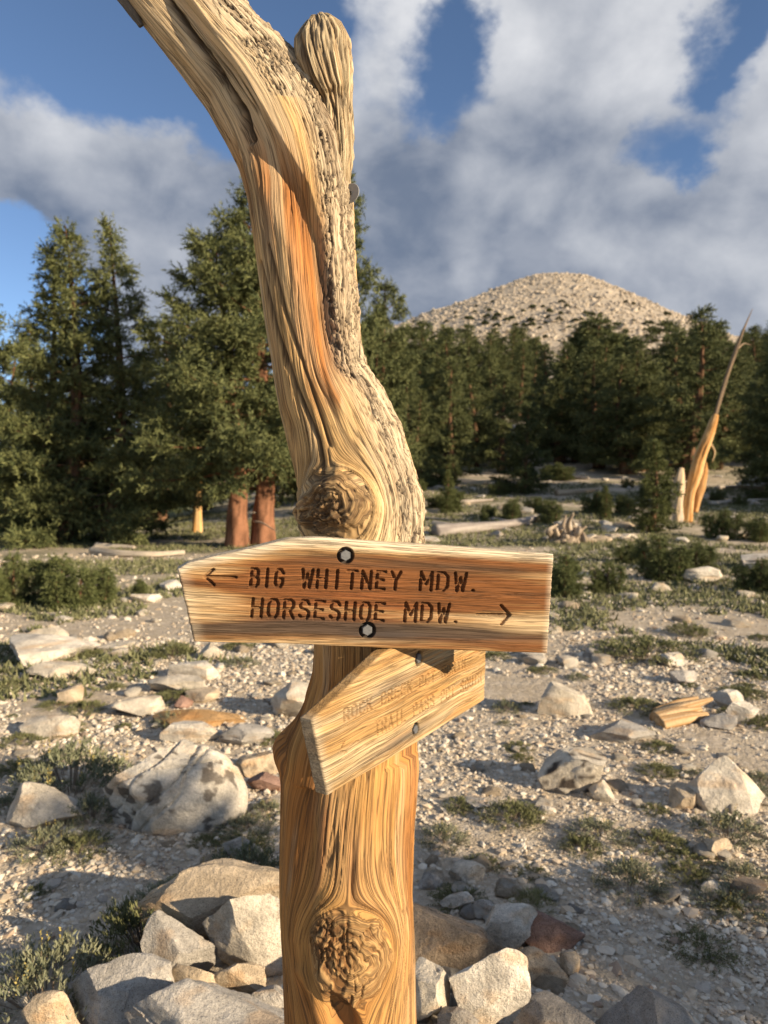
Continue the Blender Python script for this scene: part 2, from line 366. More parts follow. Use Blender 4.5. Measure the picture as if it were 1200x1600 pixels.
# ------------------------------------------------------------------ trail-sign post: a weathered dead trunk
PD = 1.19                                                 # depth of the trunk's axis
SP = np.array([(548, 2330, 122), (547, 1900, 112), (547, 1600, 105), (545, 1500, 105), (541, 1400, 105), (543, 1300, 107), (547, 1230, 108), (552, 1180, 106),
               (562, 1120, 92), (572, 1060, 84), (574, 1000, 83), (571, 930, 88), (568, 850, 93), (569, 800, 95), (560, 750, 90), (544, 700, 88), (527, 650, 83), (512, 618, 77),
               (502, 590, 70), (496, 550, 69), (489, 500, 71), (480, 400, 75), (469, 300, 79), (455, 240, 82), (430, 185, 83), (395, 130, 80), (345, 72, 74), (250, -44, 71),
               (140, -180, 66), (60, -290, 56), (20, -345, 38), (6, -366, 8)], float)
seg = np.r_[0, np.cumsum(np.hypot(np.diff(SP[:, 0]), np.diff(SP[:, 1])))]
NR, NC = 820, 370
dens = np.interp(np.linspace(0, 1, NR), [0, .05, .93, 1], [0, 640, seg[-1] - 330, seg[-1]])
cs_ = [np.interp(dens, seg, SP[:, i]) for i in range(3)]
ker = np.exp(-np.linspace(-2, 2, 25) ** 2); ker /= ker.sum()
cs_ = [np.convolve(np.pad(c, 12, 'edge'), ker, 'valid') for c in cs_]
CX, CY, HW = cs_; HW[-14:] *= np.linspace(1, .15, 14)
tx = np.gradient(CX); ty = np.gradient(CY); tl = np.hypot(tx, ty); tx /= tl; ty /= tl      # runs upward (py falls)
sx, sy = -ty, tx                                                                        # to the right of the run
ph = np.concatenate([np.linspace(-.15, np.pi + .15, int(NC * .78), endpoint=False), np.linspace(np.pi + .15, 2 * np.pi - .15, NC - int(NC * .78), endpoint=False)])
PHI, _ = np.meshgrid(ph, CX); cph, sph = np.cos(PHI), np.sin(PHI)
PX = CX[:, None] + sx[:, None] * HW[:, None] * cph; PY = CY[:, None] + sy[:, None] * HW[:, None] * cph
S_M = PD / F_PX                                                                         # metres for one photo pixel at the axis
front = sstep(sph, -.1, .25)
U = PHI * .092; Wl = np.repeat((dens * S_M)[:, None], NC, 1)
def polyd(PX, PY, pts):
    best = np.full(PX.shape, 1e9); side = np.zeros(PX.shape); par = np.zeros(PX.shape); n = len(pts) - 1
    for i in range(n):
        ax, ay = pts[i]; bx_, by_ = pts[i + 1]; vx, vy = bx_ - ax, by_ - ay; L2 = vx * vx + vy * vy
        tt = np.clip(((PX - ax) * vx + (PY - ay) * vy) / L2, 0, 1); dx = PX - ax - tt * vx; dy = PY - ay - tt * vy; dd = np.hypot(dx, dy)
        m = dd < best; best = np.where(m, dd, best); side = np.where(m, np.sign(vx * dy - vy * dx), side); par = np.where(m, (i + tt) / n, par)
    return best, side, par
knots = [(528, 790, 62, 1.0), (548, 1436, 74, 1.0), (548, 1520, 30, .6), (432, 1165, 40, .8)]
GU = U.copy()
def worley(x, y, seed=0):
    xi = np.floor(x).astype(int); yi = np.floor(y).astype(int); f1 = np.full(x.shape, 9.0); f2 = np.full(x.shape, 9.0); cid = np.zeros(x.shape)
    for ox in (-1, 0, 1):
        for oy in (-1, 0, 1):
            a = (xi + ox + seed) & 63; b = (yi + oy + seed * 3) & 63; px_ = xi + ox + _T[a, b, 5]; py_ = yi + oy + _T[a, b, 9]
            d = np.hypot(x - px_, y - py_); m = d < f1; f2 = np.where(m, f1, np.minimum(f2, d)); cid = np.where(m, _T[a, b, 13], cid); f1 = np.where(m, d, f1)
    return f1, f2, cid
for kx, ky, kr, st in knots:
    dx = PX - kx; dy = (PY - ky) * .9; rr = np.hypot(dx, dy) + 1e-6
    GU = GU + st * front * np.where(rr < 1e9, dx * S_M * np.minimum(1, (kr * .85 / np.maximum(rr, kr * .75)) ** 3.2), 0)
GU = GU + .0014 * (fbm(U * 18, Wl * 7, 0, 90, 3) - .5)
g_a = fbm(GU * 55, Wl * 4.5, 0, 1, 3); g_b = vn(GU * 170, Wl * 8.0, 0, 2); g_c = vn(GU * 420, Wl * 18.0, 0, 3); g_d = vn(GU * 95, Wl * 5.0, .5, 4)
crack = sstep(1 - np.abs(g_d * 2 - 1) * 2.6, .55, .95) * sstep(vn(GU * 40, Wl * 9, 0, 6), .42, .68)
crack2 = sstep(1 - np.abs(g_b * 2 - 1) * 2.2, .6, .95) * sstep(vn(GU * 35, Wl * 7, 3, 8), .4, .7)
disp = .0038 * (g_a - .5) + .0020 * (g_b - .5) + .0011 * (g_c - .5) + .012 * (fbm(U * 9, Wl * 1.6, 0, 12, 2) - .5)
disp -= .0042 * crack + .0022 * crack2
# rim and long scooped groove with the orange heartwood
rim = [(250, -70), (300, 20), (347, 90), (400, 167), (447, 250), (488, 317), (513, 396), (526, 470), (532, 540), (536, 610)]
d_, s_, p_ = polyd(PX, PY, rim); sd = d_ * s_                                   # negative: left of the rim (seen from the front)
left = -sd if False else np.where(PX < np.interp(PY, [q[1] for q in rim], [q[0] for q in rim]), d_, -d_)
gw = np.interp(p_, [0, .3, .6, 1], [62, 64, 56, 34])
gro = sstep(left, -3, 9) * (1 - sstep(left, gw * .35, gw * 1.1)) * (1 - sstep(p_, .86, 1.0)) * front * (PY < 640)
disp -= .020 * gro
d2, s2, p2 = polyd(PX, PY, [(225, -60), (262, 20), (310, 90), (350, 150), (385, 205), (398, 245)])
d2 = np.abs(d2 + 9 * (fbm(PX * .035, PY * .035, 0, 13, 3) - .5)); ck = np.exp(-(d2 / 4.2) ** 2) * front * (0.7 + .6 * vn(PX * .09, PY * .09, 0, 3)); disp -= .017 * ck * (PY < 260)
d3, s3, p3 = polyd(PX, PY, [(415, 420), (440, 520), (470, 610), (505, 690), (515, 740)])
ck3 = np.exp(-(d3 / 3.2) ** 2) * front; disp -= .006 * ck3
d5, s5, p5 = polyd(PX, PY, [(430, 400), (455, 500), (488, 600), (522, 700)])
ck5 = np.exp(-(d5 / 2.6) ** 2) * front; disp -= .005 * ck5
# rough barky right side of the upper trunk
off = cph
bark = sstep(off, .25, .62) * (PY < 870) * sstep(front, .0, .3) * (1 - .55 * ((PY > 600) & (off < .62)))
bark = np.maximum(bark, sstep(off, -.1, .35) * (PY < 190) * front)
wq = fbm(GU * 45, Wl * 16, 0, 32, 4, .6); wq2 = fbm(GU * 45, Wl * 16, 0, 35, 4, .6)
f1, f2, cid = worley(GU * 85 + 3.2 * wq, Wl * 13 + 3.0 * wq2, 3); g1_, g2_, cid2 = worley(GU * 210 + 3 * wq2, Wl * 52 + 3 * wq, 9)
bm_ = sstep(fbm(GU * 26, Wl * 8, 0, 36, 3), .40, .56)
crk_b = np.maximum((1 - sstep(f2 - f1, .03, .17)) * (.25 + .75 * bm_), (1 - sstep(g2_ - g1_, .04, .20)) * .75 * sstep(fbm(GU * 40, Wl * 14, 0, 39, 3), .47, .6))
chunk = .3 * cid + .7 * fbm(GU * 60, Wl * 22, 0, 33, 4, .6)
disp += bark * (.013 * (chunk - .5) - .0075 * crk_b)
edge_r = sstep(off, .75, .95) * (PY < 860); disp += edge_r * .009 * (fbm(GU * 30, Wl * 45, 0, 38, 3) - .5)
# lower left ledge, knots
dx = (PX - 425); dy = (PY - 1163); disp += .030 * np.exp(-(dx / 50) ** 2 - (dy / 34) ** 2) * sstep(-cph, .2, .8)
knot_m = np.zeros(PX.shape); knot_r = np.zeros(PX.shape); KG = GU.copy(); KW = Wl.copy()
for kx, ky, rx, ry, hgt, bx_k, by_k, br_k, lump in [(528, 790, 54, 44, .030, 520, 802, 42, .026), (550, 1436, 66, 76, .013, 520, 1415, 44, .012)]:
    wrp = fbm(PX * .022, PY * .022, 0, int(kx) % 40, 4, .6) - .5; wrp2 = fbm(PX * .022, PY * .022, 0, int(kx) % 40 + 9, 4, .6) - .5
    dx = (PX - kx) + 46 * wrp; dy = (PY - ky) + 46 * wrp2; e = np.hypot(dx / rx, dy / ry); ang = np.arctan2(dy, dx)
    m = (1 - sstep(e, .78, 1.06)) * front
    rings = .5 + .5 * np.sin(e * 34 + 5 * (fbm(PX * .05, PY * .05, 0, 44, 3) - .5)); rings = rings ** 1.6
    eb = np.hypot(PX - bx_k + 34 * wrp2, PY - by_k + 34 * wrp) / br_k; brk = (1 - sstep(eb, .6, 1.05)) * m
    f1, f2, cid = worley(PX * .055 + 2.6 * wrp2 * 2, PY * .055 + 2.6 * wrp * 2, 7); kc = 1 - sstep(f2 - f1, .02, .16)
    cell = fbm(PX * .075, PY * .075, 0, 47, 4, .6); rad_c = sstep(1 - np.abs(vn(ang * 3.2, e * .7, 0, 48) * 2 - 1) * 3.5, .55, .95) * (1 - sstep(e, .75, 1.0))
    disp = disp * (1 - .6 * m) + front * hgt * np.exp(-(e * .95) ** 4) + m * (.0030 * (rings - .5) - .004 * rad_c)
    disp += brk * (lump * (cell - .5) - .006 * kc + .006 * (cid - .5) - .004)
    lipk = np.exp(-((e - 1.02) / .07) ** 2) * front * (.4 + .6 * vn(ang * 1.5, 0 * ang, 0, 71)); disp -= .004 * lipk
    knot_m = np.maximum(knot_m, m); kr_ = rings * .5 + cell * .6 - kc * .55 * brk - .30 * brk - rad_c * .5; knot_r = np.where(m > .03, kr_, knot_r)
    KG = np.where(m > .5, e * rx * S_M, KG); KW = np.where(m > .5, ang * .05, KW)
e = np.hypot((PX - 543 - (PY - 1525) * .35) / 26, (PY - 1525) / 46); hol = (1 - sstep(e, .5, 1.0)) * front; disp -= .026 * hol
d4, s4, p4 = polyd(PX, PY, [(478, 1470), (500, 1510), (530, 1570), (548, 1640)]); lip = np.exp(-(d4 / 9) ** 2) * front; disp += .010 * lip
shL = sstep(500 - PX, 0, 30) * (PY > 1250) * front; disp -= .010 * np.exp(-((PX - 487) / 14) ** 2) * ((PY > 1200)) * front
dep_r = .90
Pw = np.zeros(PX.shape + (3,))
hw_m = HW[:, None] * S_M
rad = hw_m + disp
top = np.array([at(x, y, PD) for x, y in zip(CX, CY)])
SX = np.stack([sx, np.zeros(NR), -sy], -1)
Pw = top[:, None, :] + SX[:, None, :] * (rad * cph)[..., None] + np.array([0, -1, 0])[None, None] * (rad * dep_r * sph)[..., None]

# planes of the two boards (front faces); the trunk is cut flat behind each of them
class Plane:
    def __init__(s, p0, p1):
        s.o = np.array(p0); v = np.array(p1) - s.o; s.a = v / np.linalg.norm(v)
        bz = np.array([0, 0, 1.0]); bz = bz - s.a * (bz @ s.a); s.b = bz / np.linalg.norm(bz); s.n = np.cross(s.a, s.b)
        if s.n[1] > 0: s.n = -s.n
    def loc(s, px, py):
        d = ray(px, py); t_ = ((s.o - CAMP) @ s.n) / (d @ s.n); p = CAMP + d * t_ - s.o; return float(p @ s.a), float(p @ s.b)
    def world(s, a, b, z): return s.o + a[..., None] * s.a + b[..., None] * s.b + z[..., None] * s.n
PB1 = Plane(at(300, 1003, 1.012), at(856, 1020, 1.143)); TH1 = .036
PB2 = Plane(at(513, 1243, .95), at(757, 1093, 1.36)); TH2 = .021
for pl, th, ya, yb in ((PB1, TH1, 846, 1012), (PB2, TH2, 1000, 1178)):
    dist = (Pw - pl.o) @ pl.n + th + .001
    m = (PY > ya) & (PY < yb + (30 * (fbm(PX * .05, 0 * PX, 0, 4, 2) - .5) if pl is PB2 else 0)) & (dist > 0)
    Pw = Pw - np.where(m, dist, 0)[..., None] * pl.n
# colours
tone = fbm(GU * 42, Wl * 3.6, 0, 61, 4, .6); fine = vn(GU * 300, Wl * 14, 0, 62); broad = fbm(GU * 12, Wl * 2.4, 0, 63, 3)
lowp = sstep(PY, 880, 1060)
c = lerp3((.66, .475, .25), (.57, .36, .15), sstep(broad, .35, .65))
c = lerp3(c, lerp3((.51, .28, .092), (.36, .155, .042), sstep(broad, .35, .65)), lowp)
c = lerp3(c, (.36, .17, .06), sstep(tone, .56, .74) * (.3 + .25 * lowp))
c = lerp3(c, (.62, .50, .32), sstep(tone, .45, .28) * .5 * (1 - .4 * lowp))
grey = sstep(fbm(GU * 16, Wl * 5, 0, 95, 3), .46, .68); c = lerp3(c, (.47, .40, .305), grey * (.30 - .15 * lowp))
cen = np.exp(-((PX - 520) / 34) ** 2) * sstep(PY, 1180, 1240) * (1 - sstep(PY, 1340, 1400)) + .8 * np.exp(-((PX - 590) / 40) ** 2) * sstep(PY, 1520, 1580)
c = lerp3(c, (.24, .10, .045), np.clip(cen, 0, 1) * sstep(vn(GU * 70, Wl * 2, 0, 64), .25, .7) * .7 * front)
orange = np.exp(-((left - gw * .6) / (gw * .72)) ** 2) * sstep(PY, 180, 330) * (1 - sstep(PY, 620, 760)) * front * (p_ < 1.01)
strk = sstep(vn(GU * 60, Wl * 1.5, 0, 71), .25, .7)
c = lerp3(c, (.40, .145, .03), np.clip(orange * (.35 + .65 * strk), 0, 1) * .9)
dk = np.exp(-((left - 12) / 11) ** 2) * sstep(PY, 330, 480) * (1 - sstep(PY, 560, 610)) * front
c = lerp3(c, (.20, .07, .02), dk * .7)
c = lerp3(c, lerp3((.60, .50, .35), (.44, .35, .24), sstep(chunk, .35, .65)), bark * .85)
c = lerp3(c, (.055, .045, .038), np.clip(bark * crk_b ** .6 * 1.35, 0, .94))  # bark fissures darkened in the colour, for shade the frontal sun leaves out
c = lerp3(c, lerp3((.14, .068, .03), (.52, .33, .145), sstep(knot_r, .05, .62)), knot_m * .75)
c = lerp3(c, (.07, .045, .03), np.clip(ck * .9 * (PY < 260) + .45 * crack + .35 * crack2 + .8 * ck3 + .7 * ck5, 0, .85))
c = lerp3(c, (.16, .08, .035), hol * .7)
c = c * (.82 + .36 * fine)[..., None]
V = Pw.reshape(-1, 3)
grain = np.stack([KG * 760, KW * 11, 0 * GU], -1).reshape(-1, 3)
cap0 = np.arange(NC)[::-1][None, :]; cap1 = (NR - 1) * NC + np.arange(NC)[None, :]
post = bpy.data.objects.new('sign_post', None); COL.objects.link(post); post.location = (float(top[0][0]), PD, gz(0, PD))
tag(post, 'weathered dead tree trunk with orange grain carrying both trail signs', 'post')
def child_world(name, me, parent):
    o = link(name, me); o.parent = parent; o.matrix_parent_inverse = parent.matrix_basis.inverted(); return o
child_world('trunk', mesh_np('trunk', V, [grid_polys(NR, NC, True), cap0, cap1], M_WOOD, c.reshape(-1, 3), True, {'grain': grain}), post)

# broken fork stub beside the main limb
def tube(pts, radii, nr, nc, fn=None, yscale=1.0, closed=True):
    """pts (k,3): smooth tube; fn(u,v,P)->radial displacement. returns V, polys, (T,PH)"""
    pts = np.array(pts, float); L = np.r_[0, np.cumsum(np.linalg.norm(np.diff(pts, axis=0), axis=1))]
    tt = np.linspace(0, L[-1], nr); C = np.stack([np.interp(tt, L, pts[:, i]) for i in range(3)], -1); R = np.interp(tt, L, radii)
    if nr > 8:
        k = max(3, nr // len(pts) // 2 * 2 + 1); kk = np.ones(k) / k
        C = np.stack([np.convolve(np.pad(C[:, i], k // 2, 'reflect', reflect_type='odd'), kk, 'valid') for i in range(3)], -1)
    Tn = np.gradient(C, axis=0); Tn /= np.linalg.norm(Tn, axis=1)[:, None] + 1e-9
    ref = np.array([0, 1, 0]) if abs(Tn[:, 1]).mean() < .8 else np.array([1, 0, 0])
    A = np.cross(Tn, ref); A /= np.linalg.norm(A, axis=1)[:, None]; B = np.cross(Tn, A)
    p = np.linspace(0, 2 * np.pi, nc, endpoint=False); TT, PP = np.meshgrid(tt, p, indexing='ij')
    RR = np.repeat(R[:, None], nc, 1)
    if fn is not None: RR = RR + fn(TT, PP, RR)
    V = C[:, None] + A[:, None] * (RR * np.cos(PP))[..., None] + B[:, None] * (RR * np.sin(PP) * yscale)[..., None]
    polys = [grid_polys(nr, nc, True)]
    if closed: polys += [np.arange(nc)[None, ::-1], (nr - 1) * nc + np.arange(nc)[None, :]]
    return V.reshape(-1, 3), polys, TT, PP
fp = [(521, 330, 14), (524, 290, 22), (526, 240, 25), (525, 190, 24), (521, 150, 27), (512, 118, 37), (506, 92, 42), (505, 66, 41), (503, 45, 31), (499, 30, 17), (498, 25, 5)]
fpts = [at(a, b, PD - .012 - .015 * (b < 140)) for a, b, r_ in fp]
def stubfn(T, P, R):
    g = fbm(P * 5.0 + 1.4 * T * 8, T * 9, 0, 81, 3); k = sstep(1 - np.abs(vn(P * 7 + T * 12, T * 10, 0, 83) * 2 - 1) * 2.2, .5, .95)
    return .013 * (g - .5) - .005 * k + .004 * (vn(P * 22, T * 60, 0, 84) - .5)
V, pl_, TT, PP = tube(fpts, [q[2] * S_M for q in fp], 260, 200, stubfn, .85)
k = sstep(1 - np.abs(vn(PP * 7 + TT * 12, TT * 10, 0, 83) * 2 - 1) * 2.2, .35, .9); g = fbm(PP * 5 + 1.4 * TT * 8, TT * 9, 0, 81, 3)
c = lerp3((.42, .30, .17), (.60, .48, .30), sstep(g, .35, .6)); c = lerp3(c, (.09, .07, .055), k * .7)
child_world('fork_stub', mesh_np('fork_stub', V, pl_, M_WOOD, c.reshape(-1, 3), True, {'grain': np.stack([PP * 80, TT * 20, 0 * TT], -1).reshape(-1, 3)}), post)
V, pl_, TT, PP = tube([at(150, -50, PD - .02), at(190, -10, PD - .02), at(208, 20, PD - .02), at(221, 41, PD - .02)], [.012, .011, .008, .004], 60, 40, lambda T, P, R: .004 * (fbm(P * 4, T * 30, 0, 91, 3) - .5), .6)
child_world('splinter', mesh_np('splinter', V, pl_, M_WOOD, lerp3((.16, .14, .12), (.30, .26, .21), fbm(PP * 5, TT * 25, 0, 7, 2)).reshape(-1, 3), True, {'grain': np.stack([PP * 80, TT * 20, 0 * TT], -1).reshape(-1, 3)}), post)

# little round metal tag nailed to the trunk
def disc_mesh(name, r, th, n=32, bevel=.0006):
    p = np.linspace(0, 2 * np.pi, n, endpoint=False); rings = [(r - bevel, 0), (r, bevel), (r, th - bevel), (r - bevel, th)]
    V = np.concatenate([np.stack([q * np.cos(p), q * np.sin(p), 0 * p + z], -1) for q, z in rings])
    return V, [grid_polys(4, n, True), np.arange(n)[None, ::-1], 3 * n + np.arange(n)[None, :]]
V, pl_ = disc_mesh('tag', .0155, .0016)
V = np.concatenate([V]); o = link('metal_tag', mesh_np('metal_tag', V, pl_, M_TAG, None, False))
q = at(549, 302, PD - .02); o.location = tuple(q); o.rotation_euler = (math.radians(90), 0, math.radians(-30))
tag(o, 'small round grey metal tag nailed to the trunk edge', 'tag')
vn_, pn_ = disc_mesh('nail', .003, .002, 12, .0004); link('nail', mesh_np('nail', vn_, pn_, M_WASHER, None, False), o, (0, 0, .0016))

# ------------------------------------------------------------------ boards with routed lettering
GL = {'B': [[(0, 0), (0, 1), (.40, 1), (.54, .9), (.54, .64), (.4, .53), (0, .53)], [(.4, .53), (.6, .4), (.6, .12), (.42, 0), (0, 0)]],
      'I': [[(.3, 0), (.3, 1)]], 'G': [[(.6, .8), (.45, 1), (.15, 1), (0, .8), (0, .2), (.15, 0), (.45, 0), (.6, .2), (.6, .45), (.34, .45)]],
      'W': [[(0, 1), (.15, 0), (.33, .75), (.5, 0), (.66, 1)]], 'H': [[(0, 0), (0, 1)], [(.58, 0), (.58, 1)], [(0, .52), (.58, .52)]],
      'T': [[(0, 1), (.62, 1)], [(.31, 1), (.31, 0)]], 'N': [[(0, 0), (0, 1), (.58, 0), (.58, 1)]], 'E': [[(.56, 1), (0, 1), (0, 0), (.56, 0)], [(0, .53), (.46, .53)]],
      'Y': [[(0, 1), (.31, .5), (.62, 1)], [(.31, .5), (.31, 0)]], 'M': [[(0, 0), (0, 1), (.32, .35), (.64, 1), (.64, 0)]],
      'D': [[(0, 0), (0, 1), (.36, 1), (.58, .78), (.58, .22), (.36, 0), (0, 0)]], '.': [[(.1, .04), (.14, .04)]], 'O': [[(.15, 0), (0, .2), (0, .8), (.15, 1), (.45, 1), (.6, .8), (.6, .2), (.45, 0), (.15, 0)]],
      'R': [[(0, 0), (0, 1), (.42, 1), (.57, .88), (.57, .62), (.42, .5), (0, .5)], [(.3, .5), (.6, 0)]], 'S': [[(.57, .82), (.44, 1), (.14, 1), (.02, .86), (.02, .66), (.14, .54), (.46, .46), (.58, .34), (.58, .14), (.45, 0), (.13, 0), (0, .17)]],
      'C': [[(.6, .8), (.45, 1), (.15, 1), (0, .8), (0, .2), (.15, 0), (.45, 0), (.6, .2)]], 'K': [[(0, 0), (0, 1)], [(.58, 1), (0, .42)], [(.2, .58), (.6, 0)]],
      'P': [[(0, 0), (0, 1), (.42, 1), (.58, .87), (.58, .6), (.42, .47), (0, .47)]], 'A': [[(0, 0), (.3, 1), (.6, 0)], [(.12, .36), (.48, .36)]], 'L': [[(0, 1), (0, 0), (.55, 0)]],
      'U': [[(0, 1), (0, .2), (.15, 0), (.45, 0), (.6, .2), (.6, 1)]], '-': [[(.1, .5), (.5, .5)]]}
def text_strokes(pl, word, bl, tr_, h_top):
    """word from photo pixel bl=(x,y) baseline start to tr_=(x,y) baseline end; h_top=(x,y) top of the first letter"""
    a0, b0 = pl.loc(*bl); a1, b1 = pl.loc(*tr_); at_, bt = pl.loc(*h_top); n = len(word); H = bt - b0
    adv = (a1 - a0) / (n - .38); out_ = []
    for i, ch in enumerate(word):
        if ch == ' ': continue
        sc_ = adv if ch != '.' else adv
        for st in GL[ch]: out_.append([(a0 + adv * i + x * sc_ * 1.0, b0 + (b1 - b0) * (i + x) / n + y * H) for x, y in st])
    return out_
def stroke_sdf(A, B, strokes):
    best = np.full(A.shape, 1.0)
    for st in strokes:
        for (x0, y0), (x1, y1) in zip(st[:-1], st[1:]):
            sel = (A > min(x0, x1) - .012) & (A < max(x0, x1) + .012) & (B > min(y0, y1) - .012) & (B < max(y0, y1) + .012)
            if not sel.any(): continue
            a, b = A[sel], B[sel]; vx, vy = x1 - x0, y1 - y0; L = vx * vx + vy * vy + 1e-12
            t_ = np.clip(((a - x0) * vx + (b - y0) * vy) / L, 0, 1); dd = np.hypot(a - x0 - t_ * vx, b - y0 - t_ * vy)
            best[sel] = np.minimum(best[sel], dd)
    return best
def board(name, label, pl, th, topc, botc, strokes, sw, sdepth, bolts, seed, colfn, na, nb, rnd=.004):
    L = lambda q: np.array([pl.loc(*p) for p in q])
    T = L(topc); Bo = L(botc); s = np.linspace(0, 1, na); v = np.linspace(0, 1, nb)
    ts = (T[:, 0] - T[0, 0]) / (T[-1, 0] - T[0, 0]); bs2 = (Bo[:, 0] - Bo[0, 0]) / (Bo[-1, 0] - Bo[0, 0])
    tb = np.interp(s, ts, T[:, 1]); kk = np.hanning(31); kk /= kk.sum(); tb = np.convolve(np.pad(tb, 15, 'edge'), kk, 'valid') * .5 + tb * .5
    ta = T[0, 0] + (T[-1, 0] - T[0, 0]) * s; ba = Bo[0, 0] + (Bo[-1, 0] - Bo[0, 0]) * s; bb = np.interp(s, bs2, Bo[:, 1])
    A = ba[None] + (ta - ba)[None] * v[:, None]; B = bb[None] + (tb - bb)[None] * v[:, None]
    endr = .0022 * (fbm(B * 190, 0 * B, 0, seed + 2, 3) - .5)
    A = A + endr * (np.exp(-np.arange(na) / 5.0) + np.exp(-(na - 1 - np.arange(na)) / 5.0))[None]
    wob = .010 * (fbm(A * 7, B * 4, 0, seed, 2) - .5); GB = B + wob
    gr1 = fbm(A * 5, GB * 230, 0, seed + 1, 3); gr2 = vn(A * 14, GB * 700, 0, seed + 3)
    z = .0022 * (gr1 - .5) + .0012 * (gr2 - .5)
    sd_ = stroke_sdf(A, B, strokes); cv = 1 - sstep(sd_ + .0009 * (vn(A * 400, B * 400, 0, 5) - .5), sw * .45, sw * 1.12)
    z = z - sdepth * cv
    hole = np.zeros(A.shape)
    for (bx0, by0, hr) in bolts:
        a0, b0 = pl.loc(bx0, by0); hole = np.maximum(hole, 1 - sstep(np.hypot(A - a0, B - b0), hr * .93, hr * 1.05))
    z = z * (1 - hole) - .0095 * hole
    ed = np.minimum(np.minimum((tb - bb)[None] * v[:, None], (tb - bb)[None] * (1 - v[:, None])), np.minimum(A - A[:, :1], A[:, -1:] - A)); q_ = np.clip(1 - ed / rnd, 0, 1)
    z = z - rnd * (1 - np.sqrt(np.clip(1 - q_ ** 2, 0, 1))) * .9
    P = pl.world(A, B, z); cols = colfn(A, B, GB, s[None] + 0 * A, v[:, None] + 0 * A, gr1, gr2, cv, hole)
    ring = np.concatenate([np.arange(na), np.arange(1, nb) * na + na - 1, (nb - 1) * na + np.arange(na - 2, -1, -1), np.arange(nb - 2, 0, -1) * na])
    V = P.reshape(-1, 3); Cc = cols.reshape(-1, 3); N0 = len(V)
    k_ = 6; rp = V[ring]; base = rp - pl.n * ((rp - pl.o) @ pl.n)[:, None]; layers = []; lc = []
    Ar = A.ravel()[ring]; Br = B.ravel()[ring]
    for i in range(1, k_ + 1):
        f_ = i / k_; layers.append(base * f_ + rp * (1 - f_) - pl.n * th * f_ if i < k_ else base - pl.n * th)
        lc.append(Cc[ring] * (.75 + .5 * vn(Ar * 300, Br * 300, i * .9, 9))[:, None] * .9)
    nrg = len(ring); V = np.concatenate([V] + layers); Cc = np.concatenate([Cc] + lc)
    polys = [grid_polys(nb, na)]; prev = ring
    for i in range(k_):
        cur = N0 + i * nrg + np.arange(nrg); nx = np.roll(np.arange(nrg), -1); polys.append(np.stack([prev, cur, cur[nx], prev[nx]], -1)); prev = cur
    polys.append(prev[None, ::-1])
    gr = np.zeros((len(V), 3)); gr[:N0] = np.stack([A * 14, GB * 1000, 0 * A], -1).reshape(-1, 3)
    gr[N0:] = np.stack([np.tile(Ar, k_) * 200, np.tile(Br, k_) * 900, np.repeat(np.arange(1, k_ + 1), nrg) * 2.0], -1)
    root = bpy.data.objects.new(name, None); COL.objects.link(root); root.location = tuple(pl.o - pl.n * th); tag(root, label, 'sign')
    me = mesh_np('plank', V, [p[:, ::-1] if False else p for p in polys], M_PLANK, Cc, True, {'grain': gr}); child_world('plank', me, root)
    # hex bolts with dark washers in the counterbores
    rot = Vector(pl.n).to_track_quat('Z', 'Y')
    for (bx0, by0, hr) in bolts:
        a0, b0 = pl.loc(bx0, by0); w0 = pl.o + a0 * pl.a + b0 * pl.b - pl.n * .0093
        Vw, Pw_ = disc_mesh('w', hr * .86, .0018, 32); wv = np.array([rot @ Vector(p) for p in Vw]) + w0
        p6 = np.arange(6) * math.pi / 3 + seed; R = hr * .68
        rg = [(R, .0015), (R, .0085), (R * .86, .0098)]; Vh = np.concatenate([np.stack([q * np.cos(p6), q * np.sin(p6), 0 * p6 + z_], -1) for q, z_ in rg])
        hv = np.array([rot @ Vector(p) for p in Vh]) + w0
        hb = child_world('bolt', mesh_np('bolt', hv, [grid_polys(3, 6, True), np.arange(6)[None, ::-1], 12 + np.arange(6)[None]], M_BOLT, None, False), root)
        wo = link('washer', mesh_np('washer', wv, Pw_, M_WASHER, None, False)); wo.parent = hb; wo.matrix_parent_inverse = root.matrix_basis.inverted()
    return root
arrowL = lambda x0, x1, y, s: [[(x1, y), (x0, y)], [(x0 + s, y - s), (x0, y), (x0 + s, y + s)]]
def px_strokes(pl, st): return [[pl.loc(*p) for p in s] for s in st]
st1 = text_strokes(PB1, 'BIG', (391, 916), (441, 917), (391, 889)) + text_strokes(PB1, 'WHITNEY', (471, 918), (624, 921), (471, 890)) + text_strokes(PB1, 'MDW.', (656, 922), (752, 924), (656, 894))
st1 += text_strokes(PB1, 'HORSESHOE', (393, 964), (600, 970), (393, 936)) + text_strokes(PB1, 'MDW.', (632, 971), (724, 973), (632, 942))
st1 += px_strokes(PB1, [[(368, 902), (320, 901)], [(333, 890), (320, 901), (334, 914)], [(746, 960), (797, 961)], [(783, 946), (797, 961), (783, 975)]])
